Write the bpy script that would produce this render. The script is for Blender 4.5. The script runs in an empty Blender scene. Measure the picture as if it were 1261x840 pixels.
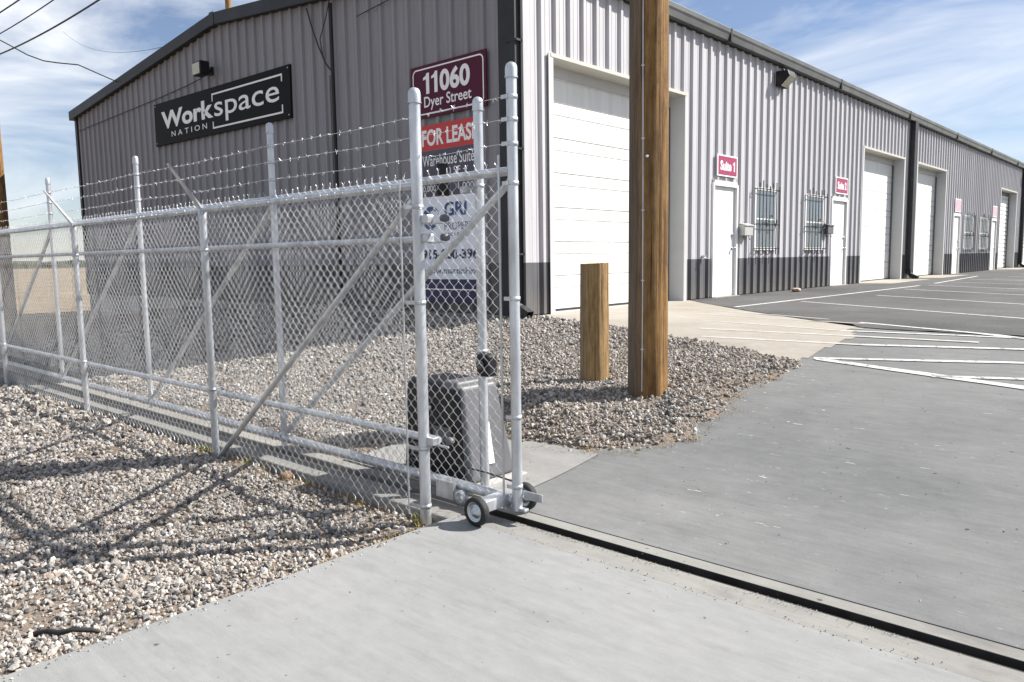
import bpy, bmesh, math, random
import numpy as np
from mathutils import Vector, Matrix
random.seed(7); rng = np.random.default_rng(11)
S = bpy.context.scene
COL = S.collection
R = math.radians

# ------------------------------------------------------------------ camera
cam = bpy.data.cameras.new('camera'); cam.sensor_width = 36; cam.lens = 26.85
cam.clip_start = 0.05; cam.clip_end = 9000
co = bpy.data.objects.new('camera', cam); COL.objects.link(co)
fw = Vector((-0.669, 0.735, -0.107)).normalized()
rt = Vector((0.740, 0.672, -0.015)); rt = (rt - fw * rt.dot(fw)).normalized()
up = rt.cross(fw)
M3 = Matrix((rt, up, -fw)).transposed()
co.matrix_world = Matrix.Translation((0, 0, 1.55)) @ M3.to_4x4()
S.camera = co

# ------------------------------------------------------------------ sky and sun
SUN_AZ = 52.0     # degrees from +X towards +Y
SUN_EL = 41.0
W = bpy.data.worlds.new('World'); S.world = W; W.use_nodes = True
wn = W.node_tree; wn.nodes.clear()
def wnode(t): return wn.nodes.new(t)
sky = wnode('ShaderNodeTexSky'); sky.sky_type = 'NISHITA'; sky.sun_disc = False
sky.sun_elevation = R(SUN_EL); sky.sun_rotation = R(90 - SUN_AZ)
sky.air_density = 1.0; sky.dust_density = 0.2; sky.ozone_density = 1.5
tc = wnode('ShaderNodeTexCoord')
mp = wnode('ShaderNodeMapping'); mp.inputs['Scale'].default_value = (1.0, 1.6, 4.6)
mp.inputs['Rotation'].default_value = (R(9), R(12), R(25))
nz = wnode('ShaderNodeTexNoise'); nz.inputs['Scale'].default_value = 2.1; nz.inputs['Detail'].default_value = 9
nz.inputs['Roughness'].default_value = 0.56; nz.inputs['Distortion'].default_value = 0.5
rp = wnode('ShaderNodeValToRGB'); rp.color_ramp.elements[0].position = 0.40; rp.color_ramp.elements[1].position = 0.64
rp.color_ramp.elements[0].color = (0.06, 0.06, 0.06, 1); rp.color_ramp.elements[1].color = (0.9, 0.9, 0.9, 1)
mx = wnode('ShaderNodeMix'); mx.data_type = 'RGBA'
mx.inputs['B'].default_value = (10.2, 10.5, 10.9, 1)
bg = wnode('ShaderNodeBackground'); bg.inputs['Strength'].default_value = 0.05
ow = wnode('ShaderNodeOutputWorld')
wn.links.new(tc.outputs['Generated'], mp.inputs['Vector']); wn.links.new(mp.outputs[0], nz.inputs['Vector'])
wn.links.new(nz.outputs['Fac'], rp.inputs[0]); wn.links.new(rp.outputs[0], mx.inputs['Factor'])
tint = wnode('ShaderNodeMix'); tint.data_type = 'RGBA'; tint.blend_type = 'MULTIPLY'; tint.inputs['Factor'].default_value = 1; tint.inputs['B'].default_value = (1.0, 1.01, 1.13, 1)
wn.links.new(sky.outputs[0], tint.inputs['A']); wn.links.new(tint.outputs['Result'], mx.inputs['A']); wn.links.new(mx.outputs['Result'], bg.inputs['Color'])
wn.links.new(bg.outputs[0], ow.inputs[0])
sd = bpy.data.lights.new('sun', 'SUN'); sd.energy = 5.0; sd.angle = R(0.5); sd.color = (1.0, 0.955, 0.89)
so = bpy.data.objects.new('sun', sd); COL.objects.link(so)
sv = Vector((math.cos(R(SUN_EL)) * math.cos(R(SUN_AZ)), math.cos(R(SUN_EL)) * math.sin(R(SUN_AZ)), math.sin(R(SUN_EL))))
so.rotation_euler = sv.to_track_quat('Z', 'Y').to_euler(); so.location = (30, 40, 40)
S.view_settings.view_transform = 'Standard'; S.view_settings.look = 'None'
S.view_settings.exposure = 1.08; S.view_settings.gamma = 1; S.view_settings.use_curve_mapping = False
S.render.engine = 'CYCLES'

# ------------------------------------------------------------------ material helpers
MATS = {}
def nodes_of(m): return m.node_tree.nodes, m.node_tree.links
def mat(name, col, rough=0.6, metal=0.0, var=0.12, scale=6.0, stretch=(1, 1, 1), bump=0.0, bscale=60.0, detail=6, spec=0.5, col2=None, rvar=0.0, wpos=False):
    if name in MATS: return MATS[name]
    m = bpy.data.materials.new(name); m.use_nodes = True; N, L = nodes_of(m)
    b = N['Principled BSDF']; b.inputs['Roughness'].default_value = rough; b.inputs['Metallic'].default_value = metal
    b.inputs['Specular IOR Level'].default_value = spec
    if wpos:
        t = N.new('ShaderNodeNewGeometry'); src = t.outputs['Position']
    else:
        t = N.new('ShaderNodeTexCoord'); src = t.outputs['Object']
    mpn = N.new('ShaderNodeMapping'); mpn.inputs['Scale'].default_value = stretch
    n = N.new('ShaderNodeTexNoise'); n.inputs['Scale'].default_value = scale; n.inputs['Detail'].default_value = detail
    n.inputs['Roughness'].default_value = 0.62
    L.new(src, mpn.inputs[0]); L.new(mpn.outputs[0], n.inputs['Vector'])
    r = N.new('ShaderNodeValToRGB'); c = r.color_ramp
    c.elements[0].position = 0.32; c.elements[1].position = 0.68
    a = col2 if col2 else tuple(x * (1 - var) for x in col)
    e = col if col2 else tuple(min(1, x * (1 + var)) for x in col)
    c.elements[0].color = (*a, 1); c.elements[1].color = (*e, 1)
    L.new(n.outputs['Fac'], r.inputs[0]); L.new(r.outputs[0], b.inputs['Base Color'])
    if rvar:
        q = N.new('ShaderNodeMapRange'); q.inputs['To Min'].default_value = rough - rvar; q.inputs['To Max'].default_value = rough + rvar
        L.new(n.outputs['Fac'], q.inputs[0]); L.new(q.outputs[0], b.inputs['Roughness'])
    if bump:
        n2 = N.new('ShaderNodeTexNoise'); n2.inputs['Scale'].default_value = bscale; n2.inputs['Detail'].default_value = 5
        bp = N.new('ShaderNodeBump'); bp.inputs['Strength'].default_value = bump; bp.inputs['Distance'].default_value = 0.02
        L.new(mpn.outputs[0], n2.inputs['Vector']); L.new(n2.outputs['Fac'], bp.inputs['Height']); L.new(bp.outputs[0], b.inputs['Normal'])
    MATS[name] = m; return m

def concrete(name, c0, c1, streak=0.1, scuff=False, stain=0.25, rough=0.85):
    """cast concrete: large tone clouds, broom lines along x, fine grit, dark stains, optional chalk scuffs"""
    m = bpy.data.materials.new(name); m.use_nodes = True; N, L = nodes_of(m); b = N['Principled BSDF']
    b.inputs['Roughness'].default_value = rough; b.inputs['Specular IOR Level'].default_value = 0.06
    g = N.new('ShaderNodeNewGeometry')
    def noise(sc, st, det=5, ro=0.6, dist=0.0):
        mp_ = N.new('ShaderNodeMapping'); mp_.inputs['Scale'].default_value = st; L.new(g.outputs['Position'], mp_.inputs[0])
        n = N.new('ShaderNodeTexNoise'); n.inputs['Scale'].default_value = sc; n.inputs['Detail'].default_value = det
        n.inputs['Roughness'].default_value = ro; n.inputs['Distortion'].default_value = dist
        L.new(mp_.outputs[0], n.inputs['Vector']); return n.outputs['Fac']
    def ramp(f, p0, p1, a, e):
        r = N.new('ShaderNodeValToRGB'); r.color_ramp.elements[0].position = p0; r.color_ramp.elements[1].position = p1
        r.color_ramp.elements[0].color = (*a, 1); r.color_ramp.elements[1].color = (*e, 1); L.new(f, r.inputs[0]); return r.outputs[0]
    def mul(a, bb, fac=1.0, mode='MULTIPLY'):
        x = N.new('ShaderNodeMix'); x.data_type = 'RGBA'; x.blend_type = mode
        if isinstance(fac, float): x.inputs['Factor'].default_value = fac
        else: L.new(fac, x.inputs['Factor'])
        L.new(a, x.inputs['A'])
        if isinstance(bb, tuple): x.inputs['B'].default_value = (*bb, 1)
        else: L.new(bb, x.inputs['B'])
        return x.outputs['Result']
    col = ramp(noise(0.7, (1, 1.3, 1), 6), 0.3, 0.7, c0, c1)
    st = noise(1.0, (1.5, 24, 1), 9, 0.72, 0.35)
    col = mul(col, ramp(st, 0.30, 0.62, (1 - streak * 2.2,) * 3, (1.02,) * 3))
    st2 = noise(1.0, (3.2, 110, 1), 6, 0.75, 0.15)
    col = mul(col, ramp(st2, 0.25, 0.6, (1 - streak,) * 3, (1.03,) * 3))
    sn = noise(1.7, (0.7, 2.0, 1), 7, 0.65)
    col = mul(col, ramp(sn, 0.30, 0.44, (1 - stain, 1 - stain, 1 - stain), (1, 1, 1)))
    mo = noise(6.5, (1, 1.8, 1), 8, 0.75)
    col = mul(col, ramp(mo, 0.3, 0.66, (0.88, 0.88, 0.875), (1.05, 1.05, 1.05)))
    sk = noise(26, (1, 1, 1), 2, 0.4)
    col = mul(col, ramp(sk, 0.23, 0.27, (0.45, 0.43, 0.4), (1, 1, 1)))
    gr = noise(240, (1, 1, 1), 2)
    col = mul(col, ramp(gr, 0.25, 0.7, (0.80,) * 3, (1.07,) * 3))
    if scuff:
        k1 = noise(9, (0.5, 2.6, 1), 3, 0.5, 2.6); k2 = noise(0.55, (1, 1, 1), 2)
        f1 = ramp(k1, 0.695, 0.745, (0, 0, 0), (1, 1, 1)); f2 = ramp(k2, 0.46, 0.56, (0, 0, 0), (0.75,) * 3)
        ff = mul(f1, f2)
        sep = N.new('ShaderNodeSeparateColor'); L.new(ff, sep.inputs[0])
        col = mul(col, (0.62, 0.63, 0.62), sep.outputs[0], 'MIX')
    L.new(col, b.inputs['Base Color'])
    bp = N.new('ShaderNodeBump'); bp.inputs['Strength'].default_value = 0.08; bp.inputs['Distance'].default_value = 0.004
    L.new(st2, bp.inputs['Height']); L.new(bp.outputs[0], b.inputs['Normal'])
    MATS[name] = m; return m

concrete('conc_front', (0.235, 0.24, 0.24), (0.27, 0.272, 0.27), 0.035, stain=0.15)
concrete('conc_strip', (0.21, 0.205, 0.195), (0.285, 0.28, 0.265), 0.04, stain=0.3)
concrete('conc_rear', (0.148, 0.152, 0.154), (0.212, 0.213, 0.212), 0.05, scuff=True, stain=0.14)
concrete('conc_apron', (0.31, 0.28, 0.24), (0.38, 0.355, 0.315), 0.05, stain=0.18)
concrete('conc_pad', (0.24, 0.238, 0.23), (0.29, 0.287, 0.28), 0.03, stain=0.2)
mat('conc_plain', (0.36, 0.35, 0.33), 0.9, var=0.2, scale=5, bump=0.3)
def asphalt_mat():
    m = bpy.data.materials.new('asphalt'); m.use_nodes = True; N, L = nodes_of(m); b = N['Principled BSDF']
    b.inputs['Roughness'].default_value = 0.9; b.inputs['Specular IOR Level'].default_value = 0.25
    g = N.new('ShaderNodeNewGeometry')
    n1 = N.new('ShaderNodeTexNoise'); n1.inputs['Scale'].default_value = 0.5; n1.inputs['Detail'].default_value = 8; n1.inputs['Roughness'].default_value = 0.68
    n2 = N.new('ShaderNodeTexNoise'); n2.inputs['Scale'].default_value = 70; n2.inputs['Detail'].default_value = 3
    n3 = N.new('ShaderNodeTexNoise'); n3.inputs['Scale'].default_value = 3.2; n3.inputs['Detail'].default_value = 8; n3.inputs['Roughness'].default_value = 0.75
    for n in (n1, n2, n3): L.new(g.outputs['Position'], n.inputs['Vector'])
    r1 = N.new('ShaderNodeValToRGB'); r1.color_ramp.elements[0].position = 0.32; r1.color_ramp.elements[1].position = 0.7
    r1.color_ramp.elements[0].color = (0.052, 0.053, 0.055, 1); r1.color_ramp.elements[1].color = (0.115, 0.114, 0.112, 1)
    r2 = N.new('ShaderNodeValToRGB'); r2.color_ramp.elements[0].position = 0.3; r2.color_ramp.elements[1].position = 0.75
    r2.color_ramp.elements[0].color = (0.65, 0.65, 0.65, 1); r2.color_ramp.elements[1].color = (1.3, 1.3, 1.28, 1)
    r3 = N.new('ShaderNodeValToRGB'); r3.color_ramp.elements[0].position = 0.62; r3.color_ramp.elements[1].position = 0.76
    r3.color_ramp.elements[0].color = (0, 0, 0, 1); r3.color_ramp.elements[1].color = (0.6, 0.6, 0.6, 1)
    L.new(n1.outputs['Fac'], r1.inputs[0]); L.new(n2.outputs['Fac'], r2.inputs[0]); L.new(n3.outputs['Fac'], r3.inputs[0])
    x = N.new('ShaderNodeMix'); x.data_type = 'RGBA'; x.blend_type = 'MULTIPLY'; x.inputs['Factor'].default_value = 1
    L.new(r1.outputs[0], x.inputs['A']); L.new(r2.outputs[0], x.inputs['B'])
    y = N.new('ShaderNodeMix'); y.data_type = 'RGBA'; y.inputs['B'].default_value = (0.18, 0.176, 0.166, 1)
    L.new(r3.outputs[0], y.inputs['Factor']); L.new(x.outputs['Result'], y.inputs['A']); L.new(y.outputs['Result'], b.inputs['Base Color'])
    bp = N.new('ShaderNodeBump'); bp.inputs['Strength'].default_value = 0.5; bp.inputs['Distance'].default_value = 0.01
    L.new(n2.outputs['Fac'], bp.inputs['Height']); L.new(bp.outputs[0], b.inputs['Normal'])
    MATS['asphalt'] = m
asphalt_mat()
def paint_mat():
    m = bpy.data.materials.new('line_paint'); m.use_nodes = True; N, L = nodes_of(m); b = N['Principled BSDF']; b.inputs['Roughness'].default_value = 0.8
    g = N.new('ShaderNodeNewGeometry'); n = N.new('ShaderNodeTexNoise'); n.inputs['Scale'].default_value = 14; n.inputs['Detail'].default_value = 7; n.inputs['Roughness'].default_value = 0.75
    r = N.new('ShaderNodeValToRGB'); r.color_ramp.elements[0].position = 0.37; r.color_ramp.elements[1].position = 0.47
    r.color_ramp.elements[0].color = (0.16, 0.16, 0.155, 1); r.color_ramp.elements[1].color = (0.50, 0.50, 0.485, 1)
    L.new(g.outputs['Position'], n.inputs['Vector']); L.new(n.outputs['Fac'], r.inputs[0]); L.new(r.outputs[0], b.inputs['Base Color']); MATS['line_paint'] = m
paint_mat()
mat('line_paint_worn', (0.47, 0.46, 0.44), 0.85, col2=(0.33, 0.31, 0.275), scale=11, detail=8, wpos=True)
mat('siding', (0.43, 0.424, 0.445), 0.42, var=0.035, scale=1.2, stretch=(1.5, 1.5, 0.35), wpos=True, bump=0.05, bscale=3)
mat('siding_gable_shade', (0.238, 0.234, 0.256), 0.55, spec=0.3, var=0.05, scale=1.2, stretch=(1.5, 1.5, 0.35), wpos=True, bump=0.05, bscale=3)  # darker copy of siding: the gable's shade is put into its colour
mat('wainscot', (0.10, 0.10, 0.108), 0.5, spec=0.3, var=0.12, scale=2.5, stretch=(1, 1, 0.5), wpos=True)
mat('charcoal', (0.028, 0.029, 0.031), 0.5, var=0.25, scale=2.0, wpos=True, spec=0.25)
mat('charcoal_gutter', (0.085, 0.088, 0.085), 0.4, var=0.3, scale=1.3, stretch=(1, 1, 3), wpos=True)
mat('door_white', (0.72, 0.72, 0.71), 0.5, var=0.02, scale=2, wpos=True)
mat('jamb', (0.46, 0.465, 0.465), 0.5, var=0.05, scale=2, wpos=True)
mat('cream_trim', (0.46, 0.44, 0.39), 0.5, var=0.05, scale=2, wpos=True)
mat('roofing', (0.5, 0.5, 0.5), 0.4, var=0.08, scale=1, wpos=True)
mat('galv', (0.52, 0.54, 0.57), 0.40, 0.7, var=0.26, scale=14, stretch=(1, 1, 0.25), wpos=True, bump=0.04, bscale=40, rvar=0.08)
mat('galv_wire', (0.60, 0.61, 0.62), 0.42, 0.75, var=0.15, scale=30)
mat('steel_dark', (0.035, 0.033, 0.03), 0.7, 0.3, var=0.4, scale=10)
mat('black_plastic', (0.010, 0.010, 0.012), 0.42, spec=0.3, var=0.2, scale=5)
mat('grey_plastic', (0.095, 0.097, 0.105), 0.5, var=0.1, scale=5)
mat('rubber', (0.014, 0.014, 0.015), 0.75, var=0.3, scale=20, bump=0.15, bscale=60)
mat("chrome", (0.46, 0.49, 0.52), 0.28, 0.9, var=0.1, scale=12)
mat('sign_black', (0.006, 0.006, 0.007), 0.6, var=0.1, spec=0.12)
mat('sign_white', (0.80, 0.80, 0.80), 0.5, var=0.03)
mat('sign_maroon', (0.075, 0.006, 0.025), 0.5, var=0.05, spec=0.2)
mat('sign_magenta', (0.27, 0.022, 0.08), 0.45, var=0.05)
mat('sign_pale', (0.50, 0.33, 0.39), 0.45, var=0.25, scale=9)
mat('sign_red', (0.50, 0.022, 0.022), 0.45, var=0.05)
mat('sign_slate', (0.055, 0.052, 0.085), 0.45, var=0.05)
mat('sign_navy', (0.014, 0.018, 0.075), 0.45, var=0.05)
mat('sign_blue', (0.02, 0.065, 0.20), 0.45, var=0.05)
mat('sign_paper', (0.72, 0.75, 0.82), 0.5, var=0.03)
mat('sign_grey', (0.16, 0.17, 0.20), 0.5, var=0.03)
mat('lens', (0.50, 0.47, 0.36), 0.25, var=0.15, scale=20)
mat('glass', (0.04, 0.05, 0.06), 0.06, var=0.1, spec=0.8)
mat('blind', (0.15, 0.18, 0.21), 0.15, var=0.12, scale=3, stretch=(1, 1, 30), spec=0.7)
mat('wire_black', (0.02, 0.02, 0.022), 0.6, var=0.2)
mat('mailbox', (0.42, 0.42, 0.40), 0.4, 0.2, var=0.1)
mat('dirt', (0.21, 0.165, 0.12), 0.95, var=0.35, scale=9, wpos=True, bump=0.6, bscale=30)
mat('gravel_dirt', (0.17, 0.135, 0.105), 0.95, var=0.4, scale=25, wpos=True, bump=0.8, bscale=60)
mat('field', (0.27, 0.20, 0.115), 0.95, col2=(0.13, 0.10, 0.065), scale=0.22, detail=9, wpos=True, bump=0.5, bscale=8)
mat('straw', (0.34, 0.25, 0.11), 0.85, var=0.4, scale=40)
mat('weed', (0.28, 0.26, 0.04), 0.8, var=0.4, scale=40)
mat('leafy', (0.05, 0.055, 0.03), 0.9, var=0.4, scale=3)
mat('brown_rock', (0.20, 0.12, 0.075), 0.9, var=0.3, scale=30, bump=0.4)
mat('brick_tan', (0.36, 0.27, 0.20), 0.9, var=0.2, scale=30)

def panel_tone(name, amt, dust=0.0):
    """each sheet of cladding was coated and weathered a little differently; road dust splashed on the lowest sheets"""
    m = MATS[name]; N, L = nodes_of(m); b = N['Principled BSDF']; src = b.inputs['Base Color'].links[0].from_socket
    o = N.new('ShaderNodeObjectInfo'); q = N.new('ShaderNodeMapRange'); q.inputs['To Min'].default_value = 1 - amt; q.inputs['To Max'].default_value = 1 + amt
    L.new(o.outputs['Random'], q.inputs[0]); x = N.new('ShaderNodeMix'); x.data_type = 'RGBA'; x.blend_type = 'MULTIPLY'; x.inputs['Factor'].default_value = 1
    L.new(src, x.inputs['A']); L.new(q.outputs[0], x.inputs['B']); out = x.outputs['Result']
    g_ = N.new('ShaderNodeNewGeometry'); mp_ = N.new('ShaderNodeMapping'); mp_.inputs['Scale'].default_value = (9, 9, 0.5); L.new(g_.outputs['Position'], mp_.inputs[0])
    n = N.new('ShaderNodeTexNoise'); n.inputs['Scale'].default_value = 1; n.inputs['Detail'].default_value = 6; n.inputs['Roughness'].default_value = .7; L.new(mp_.outputs[0], n.inputs['Vector'])
    r = N.new('ShaderNodeValToRGB'); r.color_ramp.elements[0].position = .34; r.color_ramp.elements[1].position = .6
    r.color_ramp.elements[0].color = (.88, .87, .85, 1); r.color_ramp.elements[1].color = (1.03, 1.03, 1.03, 1); L.new(n.outputs['Fac'], r.inputs[0])
    y = N.new('ShaderNodeMix'); y.data_type = 'RGBA'; y.blend_type = 'MULTIPLY'; y.inputs['Factor'].default_value = .8; L.new(out, y.inputs['A']); L.new(r.outputs[0], y.inputs['B']); out = y.outputs['Result']
    if dust:
        sp_ = N.new('ShaderNodeSeparateXYZ'); L.new(g_.outputs['Position'], sp_.inputs[0])
        mr = N.new('ShaderNodeMapRange'); mr.inputs['From Min'].default_value = .70; mr.inputs['From Max'].default_value = 1.15; mr.inputs['To Min'].default_value = dust; mr.inputs['To Max'].default_value = 0; L.new(sp_.outputs['Z'], mr.inputs[0])
        n2 = N.new('ShaderNodeTexNoise'); n2.inputs['Scale'].default_value = 7; n2.inputs['Detail'].default_value = 7; L.new(g_.outputs['Position'], n2.inputs['Vector'])
        mm = N.new('ShaderNodeMath'); mm.operation = 'MULTIPLY'; L.new(mr.outputs[0], mm.inputs[0]); L.new(n2.outputs['Fac'], mm.inputs[1])
        z = N.new('ShaderNodeMix'); z.data_type = 'RGBA'; z.inputs['B'].default_value = (.20, .175, .145, 1); L.new(mm.outputs[0], z.inputs['Factor']); L.new(out, z.inputs['A']); out = z.outputs['Result']
    L.new(out, b.inputs['Base Color'])
panel_tone('siding', .035); panel_tone('siding_gable_shade', .05); panel_tone('wainscot', .08, .7); panel_tone('door_white', .012)
def wood(name, bright, dark, grey):
    m = bpy.data.materials.new(name); m.use_nodes = True; N, L = nodes_of(m); b = N['Principled BSDF']
    b.inputs['Roughness'].default_value = 0.8; b.inputs['Specular IOR Level'].default_value = 0.25
    t = N.new('ShaderNodeTexCoord')
    def noise(st, sc, det=6, ro=0.65, dist=0.0):
        mp_ = N.new('ShaderNodeMapping'); mp_.inputs['Scale'].default_value = st; L.new(t.outputs['Object'], mp_.inputs[0])
        n = N.new('ShaderNodeTexNoise'); n.inputs['Scale'].default_value = sc; n.inputs['Detail'].default_value = det; n.inputs['Roughness'].default_value = ro
        n.inputs['Distortion'].default_value = dist
        L.new(mp_.outputs[0], n.inputs['Vector']); return n.outputs['Fac']
    def ramp(f, pts):
        r = N.new('ShaderNodeValToRGB'); e = r.color_ramp.elements
        e[0].position, e[0].color = pts[0][0], (*pts[0][1], 1); e[1].position, e[1].color = pts[-1][0], (*pts[-1][1], 1)
        for p, c in pts[1:-1]:
            q = e.new(p); q.color = (*c, 1)
        L.new(f, r.inputs[0]); return r.outputs[0]
    def mix(a, c, f, mode='MIX'):
        x = N.new('ShaderNodeMix'); x.data_type = 'RGBA'; x.blend_type = mode
        if isinstance(f, float): x.inputs['Factor'].default_value = f
        else: L.new(f, x.inputs['Factor'])
        L.new(a, x.inputs['A'])
        if isinstance(c, tuple): x.inputs['B'].default_value = (*c, 1)
        else: L.new(c, x.inputs['B'])
        return x.outputs['Result']
    grain = noise((34, 34, 0.9), 1.0, 9, 0.72, 0.5); broad = noise((8, 8, 0.8), 1.0, 6, 0.65, .6); fine = noise((120, 120, 3.5), 1.0, 5); chk = noise((42, 42, 0.5), 1.0, 3, .5, .2); mot = noise((14, 14, 5), 1.0, 6, .7)
    col = ramp(broad, [(0.32, dark), (0.52, bright), (0.72, tuple(min(1, 1.25 * x) for x in bright))])
    col = mix(col, ramp(grain, [(0.30, (0.35, 0.30, 0.26)), (0.46, (0.85, 0.82, 0.8)), (0.7, (1.1, 1.1, 1.1))]), 1.0, 'MULTIPLY')
    col = mix(col, ramp(fine, [(0.3, (0.72, 0.7, 0.68)), (0.65, (1.08, 1.08, 1.08))]), 0.8, 'MULTIPLY')
    col = mix(col, ramp(chk, [(0.29, (0.16, 0.13, 0.11)), (0.35, (1, 1, 1))]), 1.0, 'MULTIPLY')
    col = mix(col, ramp(mot, [(0.3, (0.6, 0.56, 0.52)), (0.6, (1.12, 1.12, 1.12))]), 0.9, 'MULTIPLY')
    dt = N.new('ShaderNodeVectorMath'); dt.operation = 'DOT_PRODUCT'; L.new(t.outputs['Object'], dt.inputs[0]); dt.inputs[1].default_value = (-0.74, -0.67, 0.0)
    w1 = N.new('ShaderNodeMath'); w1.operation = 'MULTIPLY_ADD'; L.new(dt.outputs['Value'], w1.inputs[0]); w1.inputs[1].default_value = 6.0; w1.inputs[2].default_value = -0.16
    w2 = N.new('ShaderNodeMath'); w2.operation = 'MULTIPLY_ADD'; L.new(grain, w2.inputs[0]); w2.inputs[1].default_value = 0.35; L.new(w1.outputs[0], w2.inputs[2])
    f = ramp(w2.outputs[0], [(0.30, (0, 0, 0)), (0.85, (0.85, 0.85, 0.85))])   # grey flank: weathering plus the shaded side's sky-lit grey, painted in
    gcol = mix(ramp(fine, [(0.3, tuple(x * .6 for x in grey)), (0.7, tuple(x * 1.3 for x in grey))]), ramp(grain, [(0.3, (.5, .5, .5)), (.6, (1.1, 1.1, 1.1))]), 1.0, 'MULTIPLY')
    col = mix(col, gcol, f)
    L.new(col, b.inputs['Base Color'])
    bp = N.new('ShaderNodeBump'); bp.inputs['Strength'].default_value = 1.0; bp.inputs['Distance'].default_value = 0.03
    L.new(grain, bp.inputs['Height']); L.new(bp.outputs[0], b.inputs['Normal']); MATS[name] = m
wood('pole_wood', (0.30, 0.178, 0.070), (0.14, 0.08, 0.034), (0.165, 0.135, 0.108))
wood('stump_wood', (0.42, 0.29, 0.14), (0.25, 0.165, 0.08), (0.25, 0.19, 0.12))
mat('end_grain', (0.50, 0.40, 0.25), 0.9, var=0.25, scale=30)

def stone_mat():
    m = bpy.data.materials.new('stone'); m.use_nodes = True; N, L = nodes_of(m); b = N['Principled BSDF']; b.inputs['Roughness'].default_value = 0.85
    b.inputs['Specular IOR Level'].default_value = 0.3
    o = N.new('ShaderNodeObjectInfo'); r = N.new('ShaderNodeValToRGB'); r.color_ramp.interpolation = 'LINEAR'
    stops = [(0.0, (0.06, 0.06, 0.064)), (0.09, (0.14, 0.139, 0.142)), (0.20, (0.23, 0.224, 0.22)), (0.38, (0.335, 0.315, 0.295)), (0.50, (0.27, 0.222, 0.182)),
             (0.60, (0.38, 0.36, 0.335)), (0.76, (0.43, 0.42, 0.41)), (0.88, (0.36, 0.31, 0.268)), (1.0, (0.54, 0.535, 0.52))]
    e = r.color_ramp.elements; e[0].position, e[0].color = 0, (*stops[0][1], 1); e[1].position, e[1].color = 1, (*stops[-1][1], 1)
    for p, c in stops[1:-1]:
        q = e.new(p); q.color = (*c, 1)
    L.new(o.outputs['Random'], r.inputs[0])
    g = N.new('ShaderNodeNewGeometry'); n = N.new('ShaderNodeTexNoise'); n.inputs['Scale'].default_value = 90; n.inputs['Detail'].default_value = 4
    L.new(g.outputs['Position'], n.inputs['Vector'])
    r2 = N.new('ShaderNodeValToRGB'); r2.color_ramp.elements[0].position = 0.3; r2.color_ramp.elements[1].position = 0.7
    r2.color_ramp.elements[0].color = (0.68, 0.672, 0.655, 1); r2.color_ramp.elements[1].color = (1.13, 1.11, 1.08, 1); L.new(n.outputs['Fac'], r2.inputs[0])
    x = N.new('ShaderNodeMix'); x.data_type = 'RGBA'; x.blend_type = 'MULTIPLY'; x.inputs['Factor'].default_value = 1
    L.new(r.outputs[0], x.inputs['A']); L.new(r2.outputs[0], x.inputs['B']); L.new(x.outputs['Result'], b.inputs['Base Color']); MATS['stone'] = m
stone_mat()

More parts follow.
